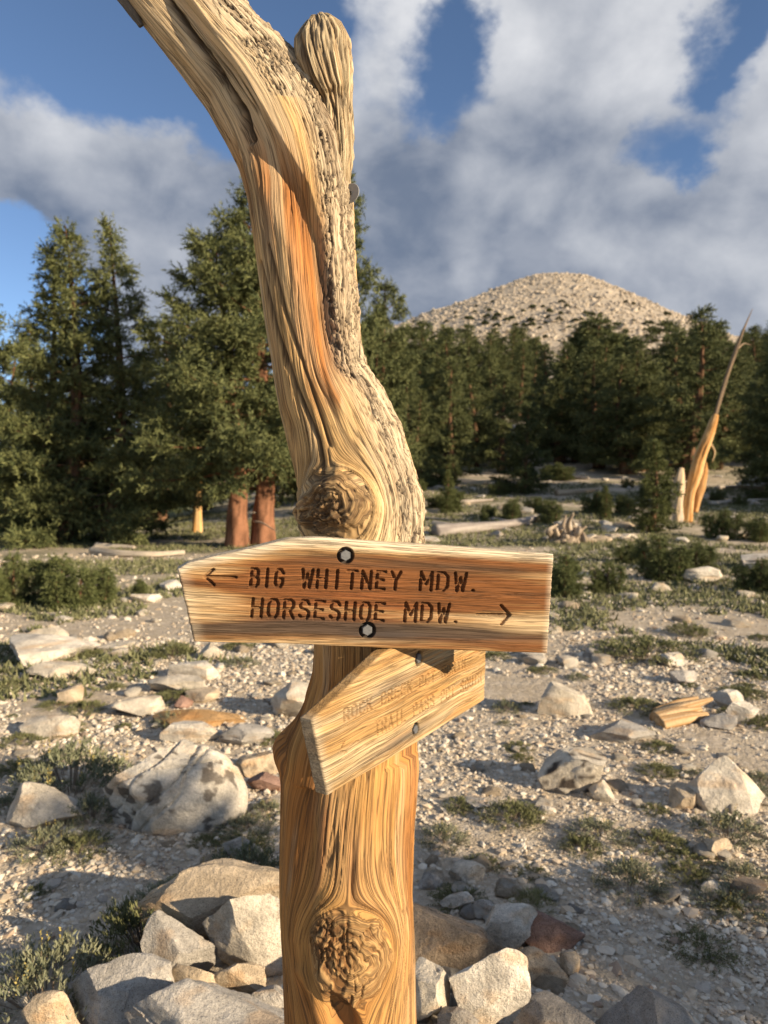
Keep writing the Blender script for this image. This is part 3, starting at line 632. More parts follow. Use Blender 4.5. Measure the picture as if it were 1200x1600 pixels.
def col1(A, B, GB, s, v, g1, g2, cv, hole):
    n = fbm(A * 3.5, GB * 60, 0, 101, 4, .6); n2 = fbm(A * 6, GB * 210, 0, 102, 3)
    mid = np.exp(-((v - .56 + .05 * np.sin(A * 9)) / .27) ** 2) * sstep(s, .02, .24) * (1 - .55 * sstep(s, .62, .98))
    c = lerp3((.55, .40, .225), (.42, .235, .088), sstep(n + mid * .4, .34, .68))
    c = lerp3(c, (.185, .068, .02), np.clip(sstep(n + mid * .36, .50, .76) + .44 * mid, 0, 1) * .94)
    redd = np.exp(-((s - .42) / .2) ** 2) * np.exp(-((v - .40) / .2) ** 2); c = lerp3(c, (.22, .07, .022), redd * .55 * sstep(n2, .3, .6))
    up = np.exp(-((v - .82 + .02 * s) / .05) ** 2) * sstep(s, .15, .4) * sstep(n2, .25, .55); c = lerp3(c, (.10, .055, .028), up * .85)
    lo = np.exp(-((v - .17) / .085) ** 2) * sstep(n2, .05, .45) * (1 - .5 * sstep(s, .7, .95)); c = lerp3(c, (.075, .052, .036), np.clip(lo * 1.35, 0, .93))
    b0 = np.exp(-((s - .52) / .12) ** 2 - ((v - .13) / .07) ** 2); c = lerp3(c, (.05, .04, .035), b0 * .8)
    c = lerp3(c, (.64, .55, .40), np.clip(sstep(v, .88, .97) * .9 + (1 - sstep(s, 0, .04)) * .35 + sstep(s, .975, 1) * .5, 0, 1))
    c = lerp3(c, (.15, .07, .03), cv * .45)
    c = lerp3(c, (.045, .04, .035), hole * .9)
    return c * (.80 + .22 * g2 + .18 * sstep(g1, .3, .7))[..., None]
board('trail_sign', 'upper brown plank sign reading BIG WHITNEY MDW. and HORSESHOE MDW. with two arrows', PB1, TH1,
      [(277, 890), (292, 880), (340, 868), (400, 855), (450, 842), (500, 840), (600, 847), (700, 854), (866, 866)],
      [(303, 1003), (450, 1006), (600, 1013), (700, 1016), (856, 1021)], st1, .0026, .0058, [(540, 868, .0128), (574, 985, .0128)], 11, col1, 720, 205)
st2 = text_strokes(PB2, 'ROCK CREEK-PCT NORTH', (538, 1128), (727, 1043), (536, 1110)) + text_strokes(PB2, 'TRAIL PASS-PCT SOUTH', (587, 1150), (752, 1066), (585, 1131))
st2 += px_strokes(PB2, [[(560, 1158), (532, 1173)], [(538, 1160), (532, 1173), (542, 1176)], [(728, 1026), (750, 1018)]])
def col2(A, B, GB, s, v, g1, g2, cv, hole):
    n = fbm(A * 3.5, GB * 45, 0, 111, 4, .6); n2 = fbm(A * 8, GB * 170, 0, 112, 2)
    c = lerp3((.52, .385, .215), (.45, .27, .105), sstep(n, .34, .64)); c = lerp3(c, (.47, .235, .075), sstep(n2, .5, .7) * .6 * sstep(s, .1, .6))
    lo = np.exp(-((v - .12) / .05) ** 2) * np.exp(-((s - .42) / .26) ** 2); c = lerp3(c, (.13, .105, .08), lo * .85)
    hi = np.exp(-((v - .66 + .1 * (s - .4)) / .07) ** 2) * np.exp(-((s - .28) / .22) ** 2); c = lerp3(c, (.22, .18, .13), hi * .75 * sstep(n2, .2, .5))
    c = lerp3(c, (.50, .42, .30), (1 - sstep(s, 0, .04)) * .6)
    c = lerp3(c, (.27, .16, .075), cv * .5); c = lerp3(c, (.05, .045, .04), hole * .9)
    return c * (.80 + .2 * g2 + .18 * sstep(g1, .3, .7))[..., None]
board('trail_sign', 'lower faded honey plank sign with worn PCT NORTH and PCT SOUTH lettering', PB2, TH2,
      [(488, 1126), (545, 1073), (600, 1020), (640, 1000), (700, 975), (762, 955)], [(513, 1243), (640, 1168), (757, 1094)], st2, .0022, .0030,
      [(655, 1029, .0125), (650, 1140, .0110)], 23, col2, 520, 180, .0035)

# ------------------------------------------------------------------ the named rocks
def R(*a, **k): rock(*a, **k)
# stones heaped round the foot of the post
R((208, 1393, 446, 1500), 'broad tan boulder at the back of the heap left of the post', 'tan', .5, 11, 9, .05, lift=.02)
R((320, 1410, 446, 1530), 'pale boulder with a bright sunlit face touching the post on its left', 'pale', .8, 12, 8, .035, lift=.05)
R((222, 1435, 322, 1552), 'rounded grey brown stone leaning on the tan boulder', 'grey', .95, 13, 6, .05, lift=.03)
R((105, 1498, 262, 1620), 'large angular grey slab at the lower left of the heap', 'grey', .6, 14, 12, .04)
R((200, 1548, 446, 1660), 'long grey slab along the bottom edge left of the post', 'grey', .35, 15, 10, .04)
R((30, 1560, 106, 1640), 'small tan stone at the bottom left corner of the heap', 'tan', .8, 16, 8, .04, lift=.03)
R((140, 1556, 196, 1620), 'small grey block lying on the lower left slab', 'grey', .8, 17, 12, .04, lift=.04)
R((0, 1488, 42, 1545), 'grey stone at the left edge beside the dark shrub', 'grey', .8, 18, 10, .04)
R((335, 1506, 408, 1560), 'small brownish stone wedged under the sunlit pale boulder', 'tan', .7, 19, 10, .05)
R((640, 1418, 772, 1535), 'smooth brown granite boulder right of the post', 'brown', .7, 20, 7, .03, lift=.02)
R((645, 1490, 702, 1610), 'pale cracked stone touching the post on its right', 'pale', 1.2, 21, 8, .04, lift=.03)
R((712, 1498, 822, 1615), 'grey white angular rock in front of the brown boulder', 'white', .85, 22, 13, .05, lift=.05)
R((760, 1418, 842, 1492), 'pale angular block beside the reddish slab', 'white', .65, 23, 14, .04, lift=.03)
R((818, 1416, 915, 1490), 'reddish brown slab right of the pale angular block', 'red', .5, 24, 12, .04)
R((803, 1468, 882, 1538), 'flat tan stone below the reddish slab', 'tan', .5, 25, 12, .04)
R((795, 1538, 940, 1660), 'dark grey flat boulder at the bottom edge right of the heap', 'dark', .45, 26, 9, .03)
def pyr(P):
    Q = P.copy(); f = np.clip((1.05 - P[:, 2]) / 2, 0, 1); Q[:, :2] *= (.25 + .95 * f)[:, None]; return Q
R((925, 1518, 1108, 1670), 'grey wedge shaped boulder at the bottom right', 'dark', .5, 27, 9, .03, shape=pyr)
R((452, 1405, 640, 1500), 'grey boulder hidden mostly behind the post', 'grey', .5, 30, 9, .04)
R((240, 1520, 345, 1575), 'tan stone filling the gap below the leaning grey brown stone', 'tan', .6, 31, 9, .04)
R((395, 1528, 450, 1580), 'grey stone at the post foot below the sunlit boulder', 'grey', .6, 32, 9, .04)
R((60, 1520, 125, 1580), 'grey stone between the dark shrub and the left slab', 'grey', .6, 33, 10, .04)
R((688, 1568, 748, 1630), 'small dark grey rock at the bottom right of the post', 'dark', .8, 28, 10, .05)
R((884, 1484, 912, 1532), 'narrow upright stone chip beside the flat tan stone', 'tan', 1.0, 29, 10, .04)
# big boulder with cracks
ICO[6] = icos(6)
def big_sh(P):
    Q = P.copy(); f = np.clip((1.0 - P[:, 2]) / 2, 0, 1); Q[:, 0] = Q[:, 0] * (.66 + .40 * f) + .14 * (1 - f)
    for c0, sl_, dp in ((-.52, .62, .05), (-.16, .66, .06), (.06, .55, .03)):
        e = Q[:, 0] - c0 - sl_ * Q[:, 2] - .05 * np.sin(Q[:, 2] * 6 + c0 * 9) - .12 * (fbm(P[:, 0] * 3, P[:, 1] * 3, P[:, 2] * 3, 8, 3) - .5)
        Q *= (1 - dp * (1 - sstep(e, -.03, .02)) * sstep(e, -.5, -.02) - .085 * np.exp(-(e / .024) ** 2) * sstep(-Q[:, 1], -.5, .1))[:, None]
    return Q
R((168, 1145, 376, 1308), 'large pale boulder with long dark cracks and lichen spots', 'white', .66, 41, -3, .03, lichen=.8, shape=big_sh, cat='boulder', dmul=.8)
R((5, 1222, 115, 1298), 'pale boulder below the grey green shrub at the left edge', 'pale', .55, 42, 9, .05)
R((845, 1166, 948, 1245), 'boulder with black lichen and a rusty band', 'pale', .62, 43, 11, .05, lichen=1.0)
R((622 + 303, 1213, 962, 1255), 'small block at the foot of the lichen boulder', 'pale', .6, 44, 12, .04)
R((1085, 1183, 1200, 1275), 'pale pyramid shaped rock near the right edge', 'white', .75, 45, 8, .05, shape=pyr)
R((1052, 1222, 1108, 1268), 'rounded tan stone left of the pyramid rock', 'tan', .6, 46, 8, .04)
R((843, 1070, 928, 1120), 'squarish pale boulder casting a long shadow right of the signs', 'pale', .6, 47, 9, .04)
R((925, 1123, 1024, 1163), 'low flat grey slab in the gravel', 'grey', .25, 48, 9, .03)
R((1120, 1078, 1164, 1112), 'pale rounded stone behind the broken wood', 'white', .65, 49, 9, .04)
R((1140, 1096, 1188, 1130), 'white stone right of the broken wood', 'white', .65, 50, 9, .04)
R((1102, 1112, 1156, 1142), 'low grey stone in front of two white stones', 'grey', .4, 51, 10, .04)
R((1033, 1018, 1080, 1043), 'smooth cream stone beside the green mat', 'white', .45, 52, 7, .03)
R((1052, 1046, 1098, 1072), 'grey stone below the cream stone', 'grey', .45, 53, 10, .04)
R((422, 1058, 494, 1128), 'pale boulder close behind the left side of the post', 'pale', .75, 54, 9, .04)
R((0, 985, 132, 1046), 'long pale outcrop at the left edge', 'white', .28, 55, 9, .05)
R((40, 978, 102, 1006), 'rounded pale rock behind the long outcrop', 'pale', .4, 56, 8, .04)
R((45, 1026, 145, 1064), 'low pale slab in front of the long outcrop', 'pale', .25, 57, 10, .05)
R((148, 1000, 208, 1022), 'flat pale stone right of the long outcrop', 'pale', .3, 58, 9, .04)
R((260, 1038, 348, 1064), 'low white slab left of the post', 'white', .3, 59, 9, .04)
R((226, 1054, 322, 1088), 'cream slab in front of the low white slab', 'pale', .3, 60, 9, .04)
R((306, 1004, 350, 1032), 'tan block just under the left end of the upper sign', 'pale', .6, 61, 9, .04)
R((238, 1114, 378, 1142), 'long thin orange brown stone behind the big boulder', 'orange', .16, 62, 9, .03)
R((252, 1130, 338, 1163), 'grey white slab touching the top of the big boulder', 'white', .35, 63, 9, .04)
R((28, 1120, 118, 1156), 'pale angular stone left of the shrub', 'pale', .35, 64, 12, .05)
R((84, 1068, 124, 1102), 'tan stone standing in the left gravel', 'tan', .6, 65, 9, .04)
R((174, 1084, 248, 1122), 'pale slab left of the orange stone', 'pale', .3, 66, 10, .04)
R((338, 1130, 424, 1168), 'grey slab between the big boulder and the post', 'grey', .35, 67, 10, .04)
R((368, 1170, 432, 1216), 'mottled stone right of the big boulder', 'tan', .5, 68, 9, .05, lichen=.6)
R((383, 1210, 442, 1238), 'reddish stone low beside the post', 'red', .45, 69, 9, .04)
R((268, 1086, 298, 1109), 'small reddish brown stone above the orange stone', 'red', .6, 70, 9, .04)
R((288, 1074, 338, 1100), 'tan slab beside the small reddish stone', 'tan', .35, 71, 9, .04)
R((343, 1306, 408, 1348), 'grey rounded stone behind the yellow tipped shrub', 'grey', .5, 72, 8, .04)
R((1064, 884, 1127, 911), 'low white boulder below the dark bushes on the right', 'white', .4, 73, 9, .05)
R((1158, 864, 1220, 894), 'white boulder cut by the right edge', 'white', .4, 74, 9, .05)
R((1108, 1303, 1152, 1347), 'tan stone among the right hand shrubs', 'tan', .6, 75, 10, .04)
R((1156, 1372, 1210, 1412), 'brown stone at the right edge', 'brown', .6, 76, 9, .04)
R((1104, 1374, 1137, 1402), 'small pale stone above the green cushion', 'white', .6, 77, 10, .04)
R((652, 1362, 694, 1392), 'grey cobble right of the post', 'grey', .55, 78, 9, .04)
R((704, 1342, 760, 1382), 'larger pale cobble right of the post', 'pale', .5, 79, 9, .04)
R((744, 1404, 784, 1430), 'cobble behind the pale angular block', 'grey', .5, 80, 9, .04)
R((725, 1240, 775, 1268), 'flat stone beside the green tuft right of the post', 'grey', .25, 81, 9, .04)
R((250, 904, 284, 923), 'white stone left of the upper sign', 'white', .4, 82, 9, .04)
R((204, 929, 248, 943), 'low flat white stone near the young pines', 'white', .3, 83, 9, .04)
R((845, 1255, 872, 1275), 'small pale chip below the lichen boulder', 'white', .5, 84, 9, .04)
R((88, 1252 + 40, 122, 1318), 'small pale stone in the sunlit gravel on the left', 'white', .5, 85, 9, .04)
R((690, 1395, 742, 1425), 'pale cobble at the back of the right heap', 'white', .5, 86, 8, .04)
R((1155, 745, 1215, 772), 'pale boulder below the trees at the right edge', 'white', .45, 87, 9, .05)
# lesser stones that nothing tells apart
rr = np.random.RandomState(77); pool = []
for i in range(8):
    P, Fc = rock_shape(300 + i, 3, 10, .05); pool.append(mesh_np('stone', P, [Fc], M_ROCK, rock_cols(P, ROCKC[['pale', 'white', 'grey', 'tan', 'pale', 'grey', 'white', 'tan'][i]], 300 + i)))
def small_stones(n, boxp, szr, label, group, seed):
    r = np.random.RandomState(seed); i = 0
    while i < n:
        px, py = r.uniform(boxp[0], boxp[2]), r.uniform(boxp[1], boxp[3]); g = ground_at(px, py)
        if np.hypot(g[0], g[1] - PD) < .35: continue
        s = r.uniform(*szr) * (1 + .5 * (r.rand() < .15)); o = link('stone', pool[r.randint(8)], None, (g[0], g[1], g[2] + s * .12), r.uniform(0, 6.28), (s * r.uniform(.8, 1.3), s * r.uniform(.7, 1.1), s * r.uniform(.4, .7)))
        tag(o, label, 'stone', group); i += 1
small_stones(75, (0, 1040, 1200, 1420), (.022, .05), 'small loose granite stone lying in the near gravel', 'small stones in the near gravel', 1)
small_stones(60, (640, 1340, 900, 1600), (.02, .045), 'fist sized cobble packed round the right side of the post', 'cobbles at the foot of the post', 2)
small_stones(60, (0, 900, 1200, 1040), (.05, .13), 'pale stone scattered over the green flat behind the sign', 'stones on the flat', 3)
small_stones(110, (640, 715, 1200, 850), (.07, .26), 'pale boulder on the shaded slope below the trees', 'boulders on the shaded slope', 4)

# gravel
r = np.random.RandomState(12); N = 60000
gyv = 1.5 + 5.5 * r.rand(N) ** 1.35; gxv = np.where(r.rand(N) < .78, (r.rand(N) - .5) * 2 * (.62 * gyv + .15), (r.rand(N) - .5) * 2 * (1.2 * gyv + 1.2))
keep = fbm(gxv * .9, gyv * .9, 0, 55, 3) + .3 * (r.rand(N) - .5) > .40; gxv, gyv = gxv[keep], gyv[keep]; n = len(gxv)
sz = np.exp(r.normal(math.log(.0066), .5, n)) * (.7 + .16 * gyv); sz = np.clip(sz, .004, .026)
pal = np.array([(.56, .49, .385), (.64, .58, .475), (.46, .38, .285), (.40, .35, .285), (.52, .42, .30), (.34, .26, .19)])
gc = pal[r.choice(6, n, p=[.3, .22, .18, .12, .13, .05])] * r.uniform(.85, 1.12, (n, 1))
y2 = 5.5 + 10 * r.rand(13000) ** 1.2; x2 = (r.rand(13000) - .5) * 1.6 * y2
s2_ = np.clip(np.exp(r.normal(math.log(.012), .55, 13000)), .005, .06) * (.7 + .045 * y2)
gxv = np.r_[gxv, x2]; gyv = np.r_[gyv, y2]; sz = np.r_[sz, s2_]; gc = np.r_[gc, pal[r.choice(6, 13000, p=[.32, .24, .16, .12, .12, .04])] * r.uniform(.85, 1.12, (13000, 1))]
V, Fc, cc = scatter_stones(gxv, gyv, terrain(gxv, gyv), sz, 8, gc, (.4, .85))
tag(link('gravel', mesh_np('gravel', V, [Fc], M_GRAVEL, cc, False)), 'loose pale granite gravel covering the foreground', 'gravel', None, 'stuff')

# ------------------------------------------------------------------ plants
def blades(base, dirs, L, wd, cols, bend=0.0, seg=1):
    """narrow leaf quads/tris: base (n,3), dirs (n,3) unit, L (n), wd (n) -> V,F,C"""
    n = len(base); r = np.random.RandomState(n); side = np.cross(dirs, r.randn(n, 3)); side /= np.linalg.norm(side, axis=1)[:, None] + 1e-9
    tip = base + dirs * L[:, None] - np.array([0, 0, 1]) * (bend * L)[:, None] if bend else base + dirs * L[:, None]
    midp = base + dirs * (L * .5)[:, None]
    V = np.stack([base, midp + side * wd[:, None] * .5, tip, midp - side * wd[:, None] * .5], 1).reshape(-1, 3)
    Fc = np.arange(n * 4).reshape(n, 4); return V, Fc, np.repeat(cols, 4, 0)
def needles(base, dirs, L, wd, cols):
    n = len(base); r = np.random.RandomState(n % 99991); side = np.cross(dirs, r.randn(n, 3)); side *= (wd / 2) / (np.linalg.norm(side, axis=1)[:, None] + 1e-9)
    V = np.stack([base + side, base + dirs * L[:, None], base - side], 1).reshape(-1, 3); return V, np.arange(n * 3).reshape(n, 3), np.repeat(cols, 3, 0)
def rnd_dirs(r, n, up=0.3):
    d = r.randn(n, 3); d[:, 2] = np.abs(d[:, 2]) + up; return d / np.linalg.norm(d, axis=1)[:, None]
def make_shrub(seed, n_stem=70, leaves=26, h=.5, spread=1.0, g0=(.085, .10, .045), g1=(.17, .18, .095), flower=0.0, leaf=.07, lw=.02, woody=True):
    """unit-radius low shrub (about 1 across the radius, h high)"""
    r = np.random.RandomState(seed); Bs = []; Ds = []; Ls = []; Cs = []; stemV = []; stemF = []; k = 0
    for i in range(n_stem):
        a = r.uniform(0, 6.28); rad = math.sqrt(r.rand()) * spread; hh = h * (1 - .75 * (rad / spread) ** 2) * r.uniform(.65, 1.15) + .05
        p0 = np.array([math.cos(a) * rad * .3, math.sin(a) * rad * .3, 0]); p1 = np.array([math.cos(a) * rad, math.sin(a) * rad, hh])
        tt = r.uniform(.35, 1.0, leaves) ** .8; base = p0 + (p1 - p0) * tt[:, None]; base[:, 2] += .25 * hh * np.sin(tt * 3.14) - .0; base += r.randn(leaves, 3) * .025
        ax = (p1 - p0) / np.linalg.norm(p1 - p0); d = rnd_dirs(r, leaves, .2) + ax * .7; d /= np.linalg.norm(d, axis=1)[:, None]
        Bs.append(base); Ds.append(d); Ls.append(r.uniform(.6, 1.3, leaves) * leaf); q = r.rand(); Cs.append(lerp3(g0, g1, np.clip(q * .6 + .5 * r.rand(leaves), 0, 1)))
        if flower and r.rand() < flower:
            m = 14; fb = p1 + np.array([0, 0, 1]) * np.linspace(0, .22, m)[:, None]; Bs.append(fb); Ds.append(rnd_dirs(r, m, .1)); Ls.append(np.full(m, .035)); Cs.append(lerp3((.30, .24, .07), (.42, .33, .10), r.rand(m)))
        if woody:
            w_ = .007; sdv = np.array([-math.sin(a), math.cos(a), 0]) * w_; md = (p0 + p1) / 2 + np.array([0, 0, .25 * hh])
            stemV += [p0 - sdv, p0 + sdv, md + sdv, md - sdv, p1 + sdv * .4, p1 - sdv * .4]; stemF += [(k, k + 1, k + 2, k + 3), (k + 3, k + 2, k + 4, k + 5)]; k += 6
    Bs = np.concatenate(Bs); Ds = np.concatenate(Ds); Ls = np.concatenate(Ls); Cs = np.concatenate(Cs)
    V, Fc, cc = blades(Bs, Ds, Ls, np.full(len(Ls), lw), Cs)
    fol = mesh_np('foliage', V, [Fc], M_LEAF, cc, False)
    st = mesh_np('stems', np.array(stemV), [np.array(stemF)], M_DEADWOOD, np.tile((.22, .17, .12), (k, 1)), False) if woody else None
    return fol, st
SHR = [make_shrub(1, 90, 34, .62, 1, (.09, .105, .055), (.24, .245, .15), .22, .085, .024), make_shrub(2, 90, 34, .5, 1, (.10, .115, .065), (.27, .27, .175), .06, .075, .022),
       make_shrub(3, 110, 30, .34, 1, (.085, .095, .038), (.20, .20, .09), 0, .07, .020)]
CUSH = make_shrub(5, 220, 26, .6, 1, (.075, .08, .022), (.14, .14, .045), 0, .05, .022, False)
GRASS = make_shrub(6, 60, 14, .7, .8, (.13, .14, .05), (.28, .26, .12), 0, .34, .018, False)
def plant(box, kind, label=None, group=None, hk=1.0, name='shrub', cat='shrub', seed=0):
    x0, y0, x1, y1 = box; g = ground_at((x0 + x1) / 2, y1 - (y1 - y0) * .25); wd = (x1 - x0) / F_PX * g[1] / 2
    fol, st = kind; o = bpy.data.objects.new(name, None); COL.objects.link(o)
    o.location = (g[0], g[1], g[2] - .01); o.rotation_euler = (0, 0, seed * 1.7); o.scale = (wd, wd, wd * hk * 1.25); tag(o, label, cat, group)
    link('foliage', fol, o)
    if st is not None: link('stems', st, o)
    return o
plant((15, 1150, 205, 1265), SHR[0], 'large grey green shrub with yellow spikes left of the big boulder', seed=1, hk=.9)
plant((95, 1215, 195, 1300), SHR[1], 'small shrub in front of the pale boulder on the left', seed=2)
plant((312, 1300, 448, 1400), SHR[0], 'yellow tipped shrub against the left side of the post', seed=3)
plant((120, 1385, 350, 1520), SHR[2], 'dark green shrub in the shade behind the left heap', seed=4, hk=1.3)
plant((-60, 1450, 200, 1610), SHR[1], 'big dark shrub filling the bottom left corner', seed=5, hk=1.0)
plant((385, 1212, 448, 1292), SHR[1], 'grey shrub between the mottled stone and the post', seed=6)
plant((395, 1112, 455, 1175), SHR[2], 'small green shrub left of the ledge on the post', seed=7, hk=1.2)
plant((-20, 1215, 40, 1280), SHR[1], 'grey green tuft cut by the left edge', seed=8)
plant((645, 1258, 740, 1335), SHR[1], 'grey green shrub just right of the post', seed=9, hk=.8)
plant((742, 1232, 858, 1300), SHR[2], 'sprawling green mat right of the post below the lichen boulder', seed=10)
plant((868, 1288, 950, 1342), SHR[2], 'small green mat in the middle of the right gravel', seed=11)
plant((1075, 1250, 1200, 1328), SHR[1], 'wiry shrub in front of the pyramid rock', seed=12, hk=.9)
plant((1030, 1325, 1115, 1385), SHR[2], 'dark green mat left of the tan stone on the right', seed=13)
plant((1115, 1335, 1210, 1390), SHR[1], 'shrub above the brown stone at the right edge', seed=14, hk=.8)
plant((715, 1320, 795, 1365), SHR[2], 'low green tuft behind the larger pale cobble', seed=15, hk=.7)
plant((795, 1332, 872, 1378), SHR[2], 'sparse green tuft near the centre of the right gravel', seed=16, hk=.6)
plant((955, 1322, 1015, 1368), SHR[2], 'little dark mat left of the wide green mat', seed=17, hk=.7)
plant((785, 1382, 885, 1430), GRASS, 'tuft of short grass behind the reddish slab', name='grass_tuft', cat='grass', seed=18, hk=.5)
plant((1108, 1395, 1165, 1432), CUSH, 'dense round green cushion plant at the lower right', name='cushion_plant', cat='plant', seed=19)
plant((1025, 1430, 1165, 1505), SHR[2], 'dull sparse mat at the lower right near the shade', seed=20, hk=.6)
plant((990, 1178, 1065, 1218), SHR[2], 'dark mat between the lichen boulder and the pyramid rock', seed=21, hk=.8)
plant((945, 1082, 1045, 1118), SHR[2], 'wide green mat right of the squarish pale boulder', seed=22, hk=.7)
plant((915, 992, 1105, 1038), SHR[2], 'broad green mat left of the cream stone', seed=23, hk=.6)
plant((1035, 960, 1115, 1002), SHR[2], 'darker green mat behind the cream stone', seed=24, hk=.9)
plant((228, 985, 312, 1040), SHR[2], 'dark rounded bush under the left tip of the upper sign', seed=25, hk=1.1)
plant((98, 1080, 172, 1122), SHR[2], 'low olive mat right of the standing tan stone', seed=26, hk=.9)
plant((235, 1058, 330, 1102), SHR[2], 'low olive mat between the white and tan slabs', seed=27, hk=.6)
plant((790, 1170, 840, 1195), CUSH, 'yellow green cushion left of the lichen boulder', name='cushion_plant', cat='plant', seed=28, hk=.6)
plant((1160, 1190, 1215, 1235), SHR[1], 'grey tuft at the right edge behind the pyramid rock', seed=29)
plant((-15, 1030, 25, 1062), SHR[2], 'green tuft at the left edge below the outcrop', seed=30)
rp_ = random.Random(17)
for i in range(84):
    px, py = rp_.uniform(0, 1200), 1000 + 440 * rp_.random() ** 1.3
    if 400 < px < 690: continue
    hw = rp_.uniform(16, 46) * (py - 760) / 400
    plant((px - hw, py - hw * .6, px + hw, py), SHR[rp_.choice([1, 2, 2])], 'small sparse grey green tuft in the open gravel', 'small tufts in the gravel', seed=i, hk=rp_.uniform(.5, .9), name='tuft', cat='plant')
# ground cover mats on the flat
r = np.random.RandomState(31); N = 42000
yv = 5.0 + 27 * r.rand(N); xv = (r.rand(N) - .5) * 2 * (.62 * yv)
k = fbm(xv * .55, yv * .55, 0, 88, 4) > np.interp(yv, [5, 8, 10, 32], [.58, .50, .43, .45]); xv, yv = xv[k], yv[k]; n = len(xv)
base = np.stack([xv, yv, terrain(xv, yv)], -1); base = np.repeat(base, 4, 0) + r.randn(n * 4, 3) * np.array([.035, .035, .0])
V, Fc, cc = needles(base, rnd_dirs(r, n * 4, .5), r.uniform(.04, .11, n * 4) * np.repeat(.8 + yv / 30, 4), .028, lerp3((.10, .11, .05), (.22, .215, .11), r.rand(n * 4)))
tag(link('ground_cover', mesh_np('ground_cover', V, [Fc], M_LEAF, cc, False)), 'low green ground cover over the flat behind the sign', 'plants', None, 'stuff')

# ------------------------------------------------------------------ trees
def tufts(r, P, A, L, nb, nl, nw, g0, g1):
    """bottlebrush sprays: P (n,3) starts, A (n,3) axes, L lengths"""
    n = len(P); tt = r.uniform(0, 1, (n, nb)); b = P[:, None] + A[:, None] * (tt * L[:, None])[..., None]
    d = r.randn(n, nb, 3) * .8 + A[:, None] * 1.1; d /= np.linalg.norm(d, axis=2)[..., None]
    ln = nl * r.uniform(.7, 1.25, (n, nb)); q = np.clip(r.rand(n, 1) * .75 + .25 * r.rand(n, nb), 0, 1)
    return needles(b.reshape(-1, 3), d.reshape(-1, 3), ln.ravel(), nw, lerp3(g0, g1, q.ravel()))
def limb_tube(p, rad, nc=6):
    V, pl_, _, _ = tube(p, rad, max(4, len(p) * 2), nc, None, 1.0, True); return V, pl_
class Acc:
    def __init__(s): s.V = []; s.P = {}; s.n = 0; s.C = []
    def add(s, V, polys, col):
        for p in polys: s.P.setdefault(p.shape[1], []).append(p + s.n)
        s.V.append(V); s.n += len(V); s.C.append(np.tile(col, (len(V), 1)) if np.ndim(col) == 1 else col)
    def mesh(s, name, mat, smooth=True): return mesh_np(name, np.concatenate(s.V), [np.concatenate(q) for q in s.P.values()], mat, np.concatenate(s.C), smooth)
